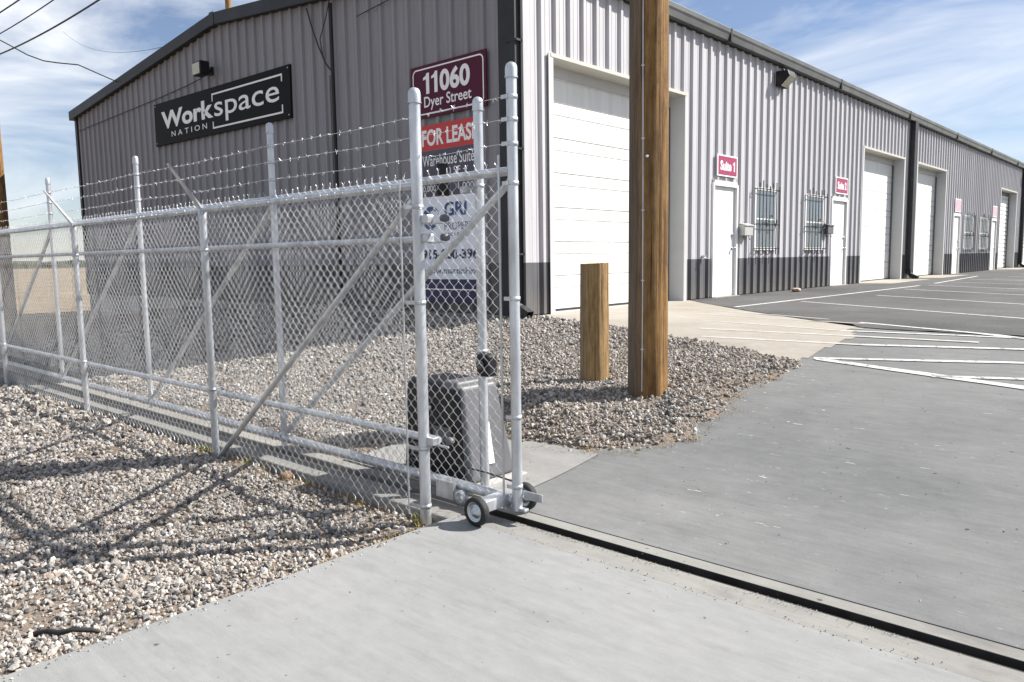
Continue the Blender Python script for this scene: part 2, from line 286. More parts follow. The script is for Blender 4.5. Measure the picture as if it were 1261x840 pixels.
# ------------------------------------------------------------------ mesh helpers
def V(*a): return Vector(a)
class MB:
    def __init__(s): s.v = []; s.f = []; s.sm = []
    def add(s, vs, fs, smooth=False):
        o = len(s.v); s.v.extend([tuple(p) for p in vs]); s.f.extend([tuple(i + o for i in f) for f in fs]); s.sm.extend([smooth] * len(fs)); return s
    def box(s, x0, x1, y0, y1, z0, z1):
        vs = [(x0, y0, z0), (x1, y0, z0), (x1, y1, z0), (x0, y1, z0), (x0, y0, z1), (x1, y0, z1), (x1, y1, z1), (x0, y1, z1)]
        return s.add(vs, [(0, 3, 2, 1), (4, 5, 6, 7), (0, 1, 5, 4), (1, 2, 6, 5), (2, 3, 7, 6), (3, 0, 4, 7)])
    def tube(s, pts, r, n=8, cap=True, smooth=True, radii=None):
        pts = [Vector(p) for p in pts]; rings = []; prev = None
        for i, p in enumerate(pts):
            d = (pts[min(i + 1, len(pts) - 1)] - pts[max(i - 1, 0)]).normalized()
            ref = V(0, 0, 1) if abs(d.z) < 0.9 else V(0, 1, 0)
            a = d.cross(ref).normalized() if prev is None else (prev - d * prev.dot(d)).normalized()
            prev = a; b = d.cross(a); rr = radii[i] if radii else r
            rings.append([p + (a * math.cos(2 * math.pi * k / n) + b * math.sin(2 * math.pi * k / n)) * rr for k in range(n)])
        vs = [q for ring in rings for q in ring]; fs = []
        for i in range(len(pts) - 1):
            for k in range(n):
                fs.append((i * n + k, i * n + (k + 1) % n, (i + 1) * n + (k + 1) % n, (i + 1) * n + k))
        s.add(vs, fs, smooth)
        if cap: s.add(rings[0], [tuple(range(n - 1, -1, -1))]); s.add(rings[-1], [tuple(range(n))])
        return s
    def lathe(s, prof, c, axis='z', n=24, smooth=True):
        """prof: list of (radius, offset along axis)"""
        vs = []
        for r, h in prof:
            for k in range(n):
                a = 2 * math.pi * k / n; u, w = r * math.cos(a), r * math.sin(a)
                vs.append({'z': (c[0] + u, c[1] + w, c[2] + h), 'y': (c[0] + u, c[1] + h, c[2] + w), 'x': (c[0] + h, c[1] + u, c[2] + w)}[axis])
        fs = []
        for i in range(len(prof) - 1):
            for k in range(n): fs.append((i * n + k, i * n + (k + 1) % n, (i + 1) * n + (k + 1) % n, (i + 1) * n + k))
        return s.add(vs, fs, smooth)
    def mesh(s, name):
        me = bpy.data.meshes.new(name); me.from_pydata(s.v, [], s.f); me.update()
        me.polygons.foreach_set('use_smooth', s.sm)
        bm = bmesh.new(); bm.from_mesh(me); bmesh.ops.recalc_face_normals(bm, faces=bm.faces); bm.to_mesh(me); bm.free(); return me
    def build(s, name, m, parent=None, bevel=0.0, seg=2):
        o = bpy.data.objects.new(name, s.mesh(name)); COL.objects.link(o)
        o.data.materials.append(MATS[m])
        if parent: o.parent = parent
        if bevel:
            bv = o.modifiers.new('bevel', 'BEVEL'); bv.width = bevel; bv.segments = seg; bv.limit_method = 'ANGLE'
        return o
def tag(o, label=None, cat=None, group=None, kind=None):
    if label: o['label'] = label
    if cat: o['category'] = cat
    if group: o['group'] = group
    if kind: o['kind'] = kind
    return o
def empty(name, label, cat, group=None, loc=(0, 0, 0)):
    o = bpy.data.objects.new(name, None); COL.objects.link(o); o.empty_display_size = 0.1; tag(o, label, cat, group)
    o.location = loc; return o
def keep(o, parent):        # parent without moving (root may sit at the thing's base)
    o.parent = parent; o.matrix_parent_inverse = Matrix.Translation(parent.location).inverted(); return o
def fit_text(body, rect, origin, right, upv, m, parent, depth=0.004, bold=0.0, name='lettering', shear=0.0):
    """flat raised lettering fitted into rect=(u0,u1,v0,v1) on the plane origin + u*right + v*up"""
    cu = bpy.data.curves.new('t', 'FONT'); cu.body = body; cu.size = 1; cu.offset = bold; cu.resolution_u = 4; cu.shear = shear
    t = bpy.data.objects.new('t', cu); COL.objects.link(t)
    me = bpy.data.meshes.new_from_object(t.evaluated_get(bpy.context.evaluated_depsgraph_get()))
    COL.objects.unlink(t); bpy.data.objects.remove(t); bpy.data.curves.remove(cu)
    vs = np.array([v.co[:] for v in me.vertices]); lo, hi = vs.min(0), vs.max(0)
    nrm = right.cross(upv)
    u0, u1, v0, v1 = rect
    for v in me.vertices:
        u = u0 + (v.co.x - lo[0]) / (hi[0] - lo[0]) * (u1 - u0); w = v0 + (v.co.y - lo[1]) / (hi[1] - lo[1]) * (v1 - v0)
        v.co = origin + right * u + upv * w + nrm * depth
    me.materials.clear(); me.materials.append(MATS[m]); me.name = name
    o = bpy.data.objects.new(name, me); COL.objects.link(o); o.parent = parent; return o
def plane_box(mb, origin, right, upv, u0, u1, v0, v1, d0, d1):
    n = right.cross(upv); P = lambda u, v, d: origin + right * u + upv * v + n * d
    vs = [P(u0, v0, d0), P(u1, v0, d0), P(u1, v0, d1), P(u0, v0, d1), P(u0, v1, d0), P(u1, v1, d0), P(u1, v1, d1), P(u0, v1, d1)]
    return mb.add(vs, [(0, 3, 2, 1), (4, 5, 6, 7), (0, 1, 5, 4), (1, 2, 6, 5), (2, 3, 7, 6), (3, 0, 4, 7)])

# ------------------------------------------------------------------ ground shape
def sstep(a, b, x): t = np.clip((x - a) / (b - a), 0, 1); return t * t * (3 - 2 * t)
def g(y):
    y = np.asarray(y, float); s = 0
    for d in (-0.5, -0.25, 0, 0.25, 0.5): s = s + np.clip((y + d - 3.97) / (8.5 - 3.97), 0, 1)
    return 0.7 * s / 5
def gx(x, y): return g(y) * (1 - sstep(-14.0, -27.0, np.asarray(x, float)))
def vnoise(x, y, sc, seed=0):
    x = np.asarray(x) * sc; y = np.asarray(y) * sc
    return (np.sin(1.7 * x + 1.3 * y + seed) + np.sin(-1.1 * x + 2.3 * y + 1.7 * seed + 1) + np.sin(2.9 * x - 0.7 * y + 2.1 * seed + 2) + np.sin(3.7 * x + 3.1 * y + seed * .3)) / 4
def sheet(name, xs, ys, zf, m, kind='structure', keepf=None, parent=None):
    xs = np.asarray(xs, float); ys = np.asarray(ys, float); X, Y = np.meshgrid(xs, ys, indexing='ij'); Z = zf(X, Y)
    vs = np.stack([X, Y, Z], -1).reshape(-1, 3); ny = len(ys); fs = []
    for i in range(len(xs) - 1):
        for j in range(ny - 1):
            if keepf is None or keepf((xs[i] + xs[i + 1]) / 2, (ys[j] + ys[j + 1]) / 2):
                fs.append((i * ny + j, (i + 1) * ny + j, (i + 1) * ny + j + 1, i * ny + j + 1))
    me = bpy.data.meshes.new(name); me.from_pydata([tuple(v) for v in vs], [], fs); me.update()
    me.polygons.foreach_set('use_smooth', [True] * len(fs)); me.materials.append(MATS[m])
    o = bpy.data.objects.new(name, me); COL.objects.link(o)
    if parent: o.parent = parent
    if kind: o['kind'] = kind
    return o
def axis(*seg):
    out = []
    for a, b, n in seg: out.extend(np.linspace(a, b, n, endpoint=False))
    out.append(seg[-1][1]); return out

# field / natural ground reaching the horizon
def terrain(x, y):
    base = gx(x, y)
    inner = sstep(-19, -17, x) * (1 - sstep(26, 30, x)) * sstep(-14, -12, y) * (1 - sstep(85, 90, y))
    n = 0.05 * vnoise(x, y, 0.4) * (1 - inner)
    return base * (1 - sstep(60, 200, np.hypot(x, y))) - 0.24 * inner + n - 0.03
sheet('ground', axis((-6000, -400, 8), (-400, -60, 18), (-60, 32, 60), (32, 400, 12), (400, 6000, 8)),
      axis((-6000, -300, 8), (-300, -16, 12), (-16, 92, 72), (92, 400, 12), (400, 6000, 8)), terrain, 'field')
YJ0, YJ1, YS0, YS1 = 3.085, 3.435, 3.248, 3.342
# front driveway slab
def slab(name, xs, ys, zf, m, thick, **k):
    o = sheet(name, xs, ys, zf, m, **k)
    md = o.modifiers.new('thick', 'SOLIDIFY'); md.thickness = thick; md.offset = -1
    o.data.polygons.foreach_set('use_smooth', [False] * len(o.data.polygons))
    return o
slab('driveway', axis((-3.3, 22, 26)), axis((-10, YJ0 - 0.009, 20)), lambda x, y: 0 * x, 'conc_front', 0.16)
slab('track_apron', axis((-3.28, 22, 26)), [YJ0, YS0], lambda x, y: 0 * x - 0.004, 'conc_strip', 0.16)
slab('track_apron', axis((-3.28, 22, 26)), [YS1, YJ1], lambda x, y: 0 * x - 0.004, 'conc_strip', 0.16)
slab('rear_driveway', axis((-4.95, 24, 30)), axis((YJ1 + 0.004, 9.3, 46), (9.3, 14, 4)), lambda x, y: g(y), 'conc_rear', 0.16)
mb = MB(); mb.box(-16, 22, YS0 - 0.02, YS1 + 0.02, -0.16, -0.075); mb.box(-3.28, 22, YS0 + 0.001, YS0 + 0.006, -0.075, -0.003); mb.box(-3.28, 22, YS1 - 0.006, YS1 - 0.001, -0.075, -0.003)
tag(mb.build('gate_track', 'steel_dark'), 'dark recessed steel channel running across the driveway in line with gate', 'gate track')
# parking lot: asphalt, tan apron, painted lines
edge = [(-7.46, 13.3), (-6.8, 12.6), (-5.9, 11.75), (-4.67, 10.62), (-3.9, 10.02), (-3.13, 9.50), (-2.92, 9.16), (-2.6, 9.1), (-1.9, 9.06), (-1.0, 9.05), (0.5, 9.03), (3, 9.02), (26, 9.02)]
pts = []
for (a, b) in zip(edge[:-1], edge[1:]):
    n = max(2, int(math.dist(a, b) / 0.12)) if a[0] < 3 else 2
    for i in range(n):
        t = i / n; x = a[0] + (b[0] - a[0]) * t; y = a[1] + (b[1] - a[1]) * t
        if x > -7.3: y += 0.05 * float(vnoise(x, y, 6, 3)) + random.uniform(-.015, .015)
        pts.append((x, y, 0))
pts.append((26, 9.02, 0)); pts += [(26, 88, 0), (-7.46, 88, 0)]
bm = bmesh.new(); vs = [bm.verts.new((p[0], p[1], 0.708)) for p in pts]; fc = bm.faces.new(vs); bmesh.ops.triangulate(bm, faces=[fc], ngon_method='EAR_CLIP')
me = bpy.data.meshes.new('parking_lot'); bm.normal_update()
if sum(f.normal.z for f in bm.faces) < 0: bmesh.ops.reverse_faces(bm, faces=bm.faces)
bm.to_mesh(me); bm.free(); me.materials.append(MATS['asphalt'])
lot = bpy.data.objects.new('parking_lot', me); COL.objects.link(lot); lot['kind'] = 'structure'
sheet('concrete_apron', axis((-7.8, -2.3, 90)), axis((7.3, 13.6, 90)), lambda x, y: g(y) + 0.004, 'conc_apron',
      keepf=lambda x, y: x < -3.05 + 0.16 * math.sin(3 * y) + 0.14 * float(vnoise(x, y, 4, 3)) + 0.5 * max(0, 8.9 - y) - 0.8 * max(0, 8.0 - y))
def on_asphalt(x, y):
    for (a, b) in zip(edge[:-1], edge[1:]):
        if a[0] <= x <= b[0]: return y > a[1] + (b[1] - a[1]) * (x - a[0]) / (b[0] - a[0]) - 0.12
    return True
def line(p, q, w=0.1, name='painted_line', m='line_paint'):
    n = max(1, int(math.dist(p, q) / 0.25)); d = V(q[0] - p[0], q[1] - p[1], 0).normalized(); s = V(-d.y, d.x, 0); vs = []; fs = []
    for i in range(n + 1):
        t = i / n; c = V(p[0] + (q[0] - p[0]) * t, p[1] + (q[1] - p[1]) * t, 0)
        for k in (-1, 1):
            a = c + s * (k * w / 2 * random.uniform(0.62, 0.78)); vs.append((a.x, a.y, float(g(a.y)) + (0.012 if a.y > 9.0 and on_asphalt(a.x, a.y) else 0.0065)))
        if i: fs.append((2 * i - 2, 2 * i - 1, 2 * i + 1, 2 * i))
    return MB().add(vs, fs).build(name, m, lot)
line((-5.7, 11.7), (-5.45, 21.5), 0.13)                                   # stall front line along the facade
for a, b in (((-5.38, 13.65), (4.0, 7.9)), ((-4.9, 16.3), (5.0, 9.6)), ((-5.2, 19.3), (4, 12.8)), ((-5.3, 21.8), (4, 15.4)), ((-5.4, 24.4), (4, 18.2)), ((-5.4, 27), (4, 20.8))):
    line((a[0], max(a[1], 9.0)), (b[0], max(b[1], 9.2)) if b[1] > 8.9 else (a[0] + (b[0] - a[0]) * 0.82, a[1] + (b[1] - a[1]) * 0.82), 0.1)
line((-5.5, 23.2), (-5.9, 30.5), 0.12)
for y in (24.5, 27, 29.5, 32, 34.5, 37, 40, 43): line((-4.9, y + 3), (6, y - 1.5), 0.1)
line((-3.13, 9.78), (4.2, 6.1), 0.12)
AP = 'line_paint_worn'; line((-5.5, 10.12), (-3.0, 9.6), 0.085, m=AP); line((-4.95, 9.12), (-3.0, 8.76), 0.085, m=AP); line((-3.0, 8.76), (-0.6, 8.93), 0.09)
line((-4.55, 8.40), (-1.6, 8.47), 0.08, m=AP); line((-4.3, 7.98), (-2.55, 8.05), 0.08, m=AP); line((-2.55, 8.05), (2.2, 8.78), 0.085)
line((-2.8, 7.45), (3.6, 8.7), 0.085); line((-2.76, 7.43), (4.0, 6.05), 0.115); line((-1.69, 7.17), (4.2, 8.4), 0.08)
line((-6.4, 11.2), (-3.6, 10.05), 0.08, m=AP)

# concrete footing strip under the fence and operator pad
mb = MB(); mb.box(-16, -3.29, 3.035, YS0, -0.3, -0.002); mb.box(-16, -3.29, YS1, 3.47, -0.3, -0.006)
tag(mb.build('gate_footing', 'conc_strip', bevel=0.012), 'long pale concrete footing strip with a slot under the chain link fence', 'footing')

sheet('operator_pad', axis((-4.94, -3.28, 8)), axis((3.446, 4.55, 12)), lambda x, y: g(y) + 0.006, 'conc_pad')
# ------------------------------------------------------------------ gravel beds
def poly_dist(poly, x, y):
    """signed distance, positive inside (vectorised)"""
    x = np.asarray(x, float); y = np.asarray(y, float); ins = np.zeros(x.shape, bool); d = np.full(x.shape, 1e9)
    n = len(poly)
    for i in range(n):
        x1, y1 = poly[i]; x2, y2 = poly[(i + 1) % n]
        c = ((y1 > y) != (y2 > y)) & (x < (x2 - x1) * (y - y1) / (y2 - y1 + 1e-12) + x1); ins ^= c
        t = np.clip(((x - x1) * (x2 - x1) + (y - y1) * (y2 - y1)) / ((x2 - x1) ** 2 + (y2 - y1) ** 2), 0, 1)
        d = np.minimum(d, np.hypot(x - x1 - t * (x2 - x1), y - y1 - t * (y2 - y1)))
    return np.where(ins, d, -d)
MOUND = [(-20, 3.46), (-4.92, 3.46), (-4.9, 4.25), (-4.3, 4.36), (-3.88, 4.42), (-3.5, 4.46), (-3.25, 4.54), (-2.98, 4.70), (-2.80, 4.95), (-2.70, 5.15), (-2.82, 5.42), (-2.74, 5.75), (-2.92, 6.0),
         (-2.93, 6.25), (-2.80, 6.7), (-2.72, 7.1), (-2.80, 7.42), (-3.18, 7.56), (-3.82, 7.78), (-4.8, 8.08), (-5.5, 8.28), (-6.6, 8.58), (-7.42, 8.78), (-7.46, 8.40), (-20, 8.42)]
FRONT = [(-19, -3), (-3.27, -3), (-3.30, 0), (-3.32, 0.75), (-3.27, 1.4), (-3.28, 2.05), (-3.22, 2.35), (-3.30, 2.8), (-3.42, 3.03), (-19, 3.03)]
def zmound(x, y):
    d = poly_dist(MOUND, x, y) + 0.05 * vnoise(x, y, 5, 1)
    b = 0.17 * np.exp(-(((x + 4.5) / 0.75) ** 2 + ((y - 5.05) / 0.55) ** 2)) + 0.05 * np.exp(-(((x + 3.6) / 0.9) ** 2 + ((y - 6.2) / 0.8) ** 2))
    return gx(x, y) - 0.03 + 0.055 * sstep(-0.06, 0.28, d) + b * sstep(0, 0.6, d) + 0.018 * vnoise(x, y, 2.3, 2) * sstep(0.1, 0.5, d)
def zfront(x, y):
    d = poly_dist(FRONT, x, y)
    return -0.055 - 0.028 * (3.0 - y) + 0.022 * vnoise(x, y, 1.5, 4) + 0.012 * vnoise(x, y, 4.1, 5) - 0.03 * sstep(0.12, -0.1, d)
sheet('gravel_bed', axis((-20, -8.5, 50), (-8.5, -2.5, 80)), axis((3.46, 8.8, 60)), zmound, 'gravel_dirt', keepf=lambda x, y: float(poly_dist(MOUND, x, y)) > -0.15)
sheet('gravel_bed', axis((-19, -9, 40), (-9, -3.22, 60)), axis((-3, 3.06, 50)), zfront, 'gravel_dirt')

def stone_protos():
    out = []
    for k in range(7):
        bm = bmesh.new(); bmesh.ops.create_icosphere(bm, subdivisions=1, radius=1.0)
        sx, sy, sz = random.uniform(0.8, 1.3), random.uniform(0.7, 1.05), random.uniform(0.55, 0.85)
        cuts = [Vector((random.gauss(0, 1), random.gauss(0, 1), random.gauss(0, 1))).normalized() for _ in range(8)]
        for v in bm.verts:
            v.co *= random.uniform(0.82, 1.15)
            for c in cuts:
                e = v.co.dot(c)
                if e > 0.62: v.co -= c * (e - 0.62)
            v.co = Vector((v.co.x * sx, v.co.y * sy, v.co.z * sz))
        me = bpy.data.meshes.new('stone'); bm.to_mesh(me); bm.free(); me.materials.append(MATS['stone'])
        out.append(bpy.data.objects.new('stone_source', me))
    return out
PROTOS = stone_protos()
def scatter_tree():
    ng = bpy.data.node_groups.new('scatter', 'GeometryNodeTree')
    ng.interface.new_socket('Geometry', in_out='INPUT', socket_type='NodeSocketGeometry'); ng.interface.new_socket('Geometry', in_out='OUTPUT', socket_type='NodeSocketGeometry')
    N, L = ng.nodes, ng.links; gi = N.new('NodeGroupInput'); go = N.new('NodeGroupOutput')
    g2i = N.new('GeometryNodeGeometryToInstance')
    for p in PROTOS:
        oi = N.new('GeometryNodeObjectInfo'); oi.inputs['Object'].default_value = p; L.new(oi.outputs['Geometry'], g2i.inputs[0])
    iop = N.new('GeometryNodeInstanceOnPoints'); iop.inputs['Pick Instance'].default_value = True
    ri = N.new('FunctionNodeRandomValue'); ri.data_type = 'INT'; ri.inputs[4].default_value = 0; ri.inputs[5].default_value = len(PROTOS) - 1
    rr = N.new('FunctionNodeRandomValue'); rr.data_type = 'FLOAT_VECTOR'; rr.inputs[0].default_value = (0, 0, 0); rr.inputs[1].default_value = (6.283, 6.283, 6.283)
    na = N.new('GeometryNodeInputNamedAttribute'); na.data_type = 'FLOAT'; na.inputs['Name'].default_value = 'size'
    L.new(gi.outputs[0], iop.inputs['Points']); L.new(g2i.outputs[0], iop.inputs['Instance']); L.new(ri.outputs[2], iop.inputs['Instance Index'])
    L.new(rr.outputs[0], iop.inputs['Rotation']); L.new(na.outputs[0], iop.inputs['Scale']); L.new(iop.outputs[0], go.inputs[0])
    return ng
NG = scatter_tree()
def scatter(name, P, sizes, label):
    me = bpy.data.meshes.new(name); me.vertices.add(len(P)); me.vertices.foreach_set('co', np.asarray(P, np.float32).ravel())
    a = me.attributes.new('size', 'FLOAT', 'POINT'); a.data.foreach_set('value', np.asarray(sizes, np.float32)); me.update()
    o = bpy.data.objects.new(name, me); COL.objects.link(o); md = o.modifiers.new('scatter', 'NODES'); md.node_group = NG
    me.materials.append(MATS['stone']); tag(o, label, 'gravel', kind='stuff'); return o
def rain(x0, x1, y0, y1, n): return rng.uniform(x0, x1, n), rng.uniform(y0, y1, n)
def bed(poly, zf, box, dens_near, dens_far, rnear, rfar, fall=9.0):
    x, y = rain(*box, int((box[1] - box[0]) * (box[3] - box[2]) * dens_near))
    D = np.hypot(x, y); pk = np.where(D < fall, 1.0, np.maximum(dens_far / dens_near, (fall / D) ** 2))
    d = poly_dist(poly, x, y); e = d - 0.03 + 0.05 * vnoise(x, y, 7, 6) + rng.normal(0, 0.025, len(x))
    ok = (rng.random(len(x)) < pk) & (e > 0.0)
    ok &= rng.random(len(x)) < (0.35 + 0.65 * sstep(-0.75, -0.35, vnoise(x, y, 1.9, 9) + .35 * vnoise(x, y, 6.3, 2)))
    thin = sstep(0.0, 0.3, e); ok &= rng.random(len(x)) < (0.25 + 0.75 * thin)
    x, y, D = x[ok], y[ok], D[ok]
    r = np.clip(rng.lognormal(math.log(rnear), 0.38, len(x)), rnear * .4, rnear * 2.4) * np.where(D < fall, 1, 1 + (D - fall) / fall * (rfar / rnear - 1))
    z = zf(x, y) + r * rng.uniform(-0.15, 0.75, len(x))
    return np.stack([x, y, z], 1), r
P1, r1 = bed(FRONT, zfront, (-15, -3.15, 0.1, 3.03), 3600, 650, 0.0118, 0.025, 6.0)
scatter('gravel', P1, r1, 'pale mixed gravel in front of the chain link fence beside the driveway')
P2, r2 = bed(MOUND, zmound, (-16, -2.6, 3.46, 8.8), 2700, 450, 0.0125, 0.026, 8.5)
scatter('gravel', P2, r2, 'pale mixed gravel mound between the gate and the warehouse')
# loose grit on the slab edges and along the track slot
xs = []; 
for _ in range(420):
    x = -3.05 + abs(random.gauss(0, 0.55)); y = YS0 - abs(random.gauss(0, 0.02)) - 0.004
    if random.random() < 0.55: x = random.choice((-2.55, -1.95, -1.35, -0.9)) + random.gauss(0, 0.13)
    s_ = random.uniform(0.0015, 0.004); xs.append((x, y, 0.001 + s_ * 0.3, s_))
for _ in range(260):
    x = random.uniform(-3.0, 3.0); y = YJ0 + random.gauss(0, 0.02); s_ = random.uniform(0.002, 0.006); xs.append((x, y, s_ * 0.3, s_))
for _ in range(110):
    x = random.uniform(-3.2, 2.5); y = random.uniform(0.8, 7); s_ = random.uniform(0.0025, 0.006)
    if poly_dist(MOUND, x, y) < -0.02: xs.append((x, y, float(g(y)) + s_ * 0.3, s_))
for _ in range(130):
    y = random.uniform(0.3, 3.0); x = -3.28 + abs(random.gauss(0, 0.025)); s_ = random.uniform(0.002, 0.008); xs.append((x, y, s_ * 0.3, s_))
xs = np.array(xs); scatter('loose_grit', xs[:, :3], xs[:, 3], 'loose grit scattered along the track slot and slab edges')

# dry grass along the edges
def blades(name, spots, m, label, n_each, hmin, hmax):
    mb = MB()
    for (x, y, z, sp) in spots:
        for _ in range(n_each):
            px, py = x + random.gauss(0, sp), y + random.gauss(0, sp); a = random.uniform(0, 6.28); h = random.uniform(hmin, hmax); lean = random.uniform(0.3, 1.6) * h
            w = random.uniform(0.0012, 0.0025); dx, dy = math.cos(a), math.sin(a)
            mb.add([(px - dy * w, py + dx * w, z), (px + dy * w, py - dx * w, z), (px + dx * lean * .4 + dy * w * .7, py + dy * lean * .4 - dx * w * .7, z + h * .7),
                    (px + dx * lean * .4 - dy * w * .7, py + dy * lean * .4 + dx * w * .7, z + h * .7), (px + dx * lean, py + dy * lean, z + h * 0.85)], [(0, 1, 2, 3), (3, 2, 4)])
    o = mb.build(name, m); tag(o, label, 'grass', kind='stuff'); return o
sp = []
for _ in range(280):
    y = random.uniform(0.4, 3.0) if random.random() < .6 else random.uniform(.5, 1.4); x = -3.345 + random.gauss(0, 0.03); sp.append((x, y, float(zfront(x, y)), 0.03))
for _ in range(50):
    x = random.uniform(-6.6, -3.4); y = 3.0 + random.gauss(0, 0.02); sp.append((x, y, float(zfront(x, y)), 0.03))
for _ in range(70):
    i = random.randrange(4, 14); a, b = MOUND[i], MOUND[i + 1]; t = random.random(); x = a[0] + (b[0] - a[0]) * t - .05; y = a[1] + (b[1] - a[1]) * t + .04; sp.append((x, y, float(zmound(x, y)), 0.04))
blades('dry_grass', sp, 'straw', 'short dry straw grass along the edges of the gravel', 15, 0.012, 0.05)
blades('yellow_weed', [(-6.2, 3.0, -0.06, 0.03), (-6.35, 3.01, -0.06, 0.03), (-5.6, 2.99, -0.06, 0.03), (-3.48, 2.95, -.05, .03)], 'weed', 'small yellow green weeds at the foot of the fence post', 40, 0.02, 0.08)

# ------------------------------------------------------------------ warehouse
XF, YG, XL, YB = -7.40, 8.45, -24.78, 70.0
ZB, ZW, ZE = 0.70, 1.49, 5.86
XR = (XF + XL) / 2; ZR = 6.68
bld = empty('warehouse', 'long grey ribbed metal warehouse with dark wainscot band and white roll-up doors', 'warehouse', loc=(XF, YG, ZB))
def part(mb, name, m, parent=None, bevel=0.0, label=None):
    o = mb.build(name, m, bevel=bevel); keep(o, bld)
    if label: o['label'] = label
    return o
RIB = 0.34
def prof(s):
    """rib profile stations inside [a,b] with outward depth"""
    return s
def stations(a, b):
    st = {a, b}
    k0 = math.floor(a / RIB) - 1; k1 = math.ceil(b / RIB) + 1
    for k in range(k0, k1 + 1):
        c = k * RIB
        for d in (-0.050, -0.030, 0.030, 0.050, 0.098, 0.108, 0.128, 0.138, 0.202, 0.212, 0.232, 0.242):
            if a < c + d < b: st.add(c + d)
    return sorted(st)
def depth(s):
    c = round(s / RIB) * RIB; d = abs(s - c)
    if d <= 0.030 + 1e-6: return 0.045
    if d < 0.05: return 0.045 * (0.05 - d) / 0.020
    q = (s / RIB - math.floor(s / RIB)) * RIB
    for m0 in (0.118, 0.222):
        e = abs(q - m0)
        if e <= 0.0101: return 0.005
        if e < 0.02: return 0.005 * (0.02 - e) / 0.01
    return 0.0
def ribbed(name, m, a, b, P, z0, z1):
    """P(s, depth, z) -> point; z0/z1 functions of s"""
    st = stations(a, b); vs = []; fs = []
    for s in st:
        vs.append(P(s, depth(s), z0(s))); vs.append(P(s, depth(s), z1(s)))
    for i in range(len(st) - 1): fs.append((2 * i, 2 * i + 2, 2 * i + 3, 2 * i + 1))
    me = bpy.data.meshes.new(name); me.from_pydata(vs, [], fs); me.materials.append(MATS[m])
    o = bpy.data.objects.new(name, me); COL.objects.link(o); keep(o, bld); return o
def rake(x): return ZE + (ZR - ZE) * (1 - abs(x - XR) / (XF - XR))
PF = lambda s, d, z: (XF + d, s, z)
PG = lambda s, d, z: (s, YG - d, z)
JD = 0.31
ROLL = [(9.05, 12.95, 4.50), (22.9, 26.75, 4.50), (28.25, 32.0, 4.50), (42.1, 46.0, 4.45), (48.4, 52.2, 4.45)]
MAN = [(14.08, 15.16), (20.55, 21.72), (33.4, 34.5), (40.35, 41.45)]
WIN = [(15.95, 17.05), (18.75, 19.95), (35.1, 36.6), (37.9, 39.6)]
opens = sorted([(a, b, t) for a, b, t in ROLL] + [(a, b, 3.0) for a, b in MAN])
cuts = sorted({YG, YB} | {o[0] for o in opens} | {o[1] for o in opens})
PW = RIB * 3
for a, b in zip(cuts[:-1], cuts[1:]):
    op = next((o for o in opens if abs(o[0] - a) < 1e-6 and abs(o[1] - b) < 1e-6), None)
    s = a
    while s < b - 1e-4:
        e = min(b, (math.floor(s / PW + 1e-4) + 1) * PW)
        if b - e < 0.12: e = b
        if op: ribbed('wall_panel', 'siding', s, e, PF, lambda q: op[2] + 0.05, lambda q: ZE)
        else:
            ribbed('wall_panel', 'siding', s, e, PF, lambda q: ZW, lambda q: ZE)
            ribbed('wainscot_panel', 'wainscot', s, e, PF, lambda q: ZB + 0.02, lambda q: ZW)
        s = e
s = XL
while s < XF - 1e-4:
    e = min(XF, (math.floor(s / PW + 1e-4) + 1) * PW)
    ribbed('wall_panel', 'siding_gable_shade', s, e, PG, lambda q: ZW, lambda q: rake(q))
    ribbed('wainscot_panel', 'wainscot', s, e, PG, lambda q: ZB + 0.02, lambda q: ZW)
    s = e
mb = MB(); mb.box(XL + .01, XF - .02, YG + .03, YB - .01, -0.6, ZB + 0.005); part(mb, 'foundation', 'conc_plain')
mb = MB(); mb.box(XL - .005, XL + .03, YG, YB, -0.2, ZE); mb.box(XL, XF, YB - .03, YB, 0, ZE); part(mb, 'back_wall', 'siding')
# roof
mb = MB(); ov = 0.12
for s_, x in ((1, XF + 0.20), (-1, XL - 0.20)):
    z = ZE + 0.13 - 0.02; zr = ZR + 0.16
    vs = [(XR, YG - ov, zr), (x, YG - ov, z), (x, YB + ov, z), (XR, YB + ov, zr)]
    mb.add(vs + [(p[0], p[1], p[2] - 0.03) for p in vs], [(0, 1, 2, 3), (7, 6, 5, 4), (0, 4, 5, 1), (1, 5, 6, 2), (2, 6, 7, 3)])
part(mb, 'roof', 'roofing')
for s_, x in ((1, XF + 0.16), (-1, XL - 0.16)):
    mb = MB(); y0, y1 = YG - ov - 0.035, YG - ov + 0.02
    z0 = ZE + 0.15; zr = ZR + 0.19; h = 0.25
    P = [(XR, zr), (x, z0), (x, z0 - h), (XR, zr - h)]
    vs = [(p[0], y0, p[1]) for p in P] + [(p[0], y1, p[1]) for p in P]
    mb.add(vs, [(0, 1, 2, 3), (7, 6, 5, 4), (0, 4, 5, 1), (1, 5, 6, 2), (2, 6, 7, 3), (3, 7, 4, 0)])
    part(mb, 'rake_trim', 'charcoal', bevel=0.008)
    mb = MB(); vs = [(XR, YG - ov + .02, zr - h + .004), (x, YG - ov + .02, z0 - h + .004), (x, YG + .01, z0 - h + .004), (XR, YG + .01, zr - h + .004)]
    mb.add(vs, [(0, 1, 2, 3)]); part(mb, 'soffit', 'charcoal')
mb = MB(); mb.box(XR - 0.09, XR + 0.09, YG - ov - 0.045, YG - ov - 0.034, ZR - 0.08, ZR + 0.2); part(mb, 'ridge_cap', 'charcoal')
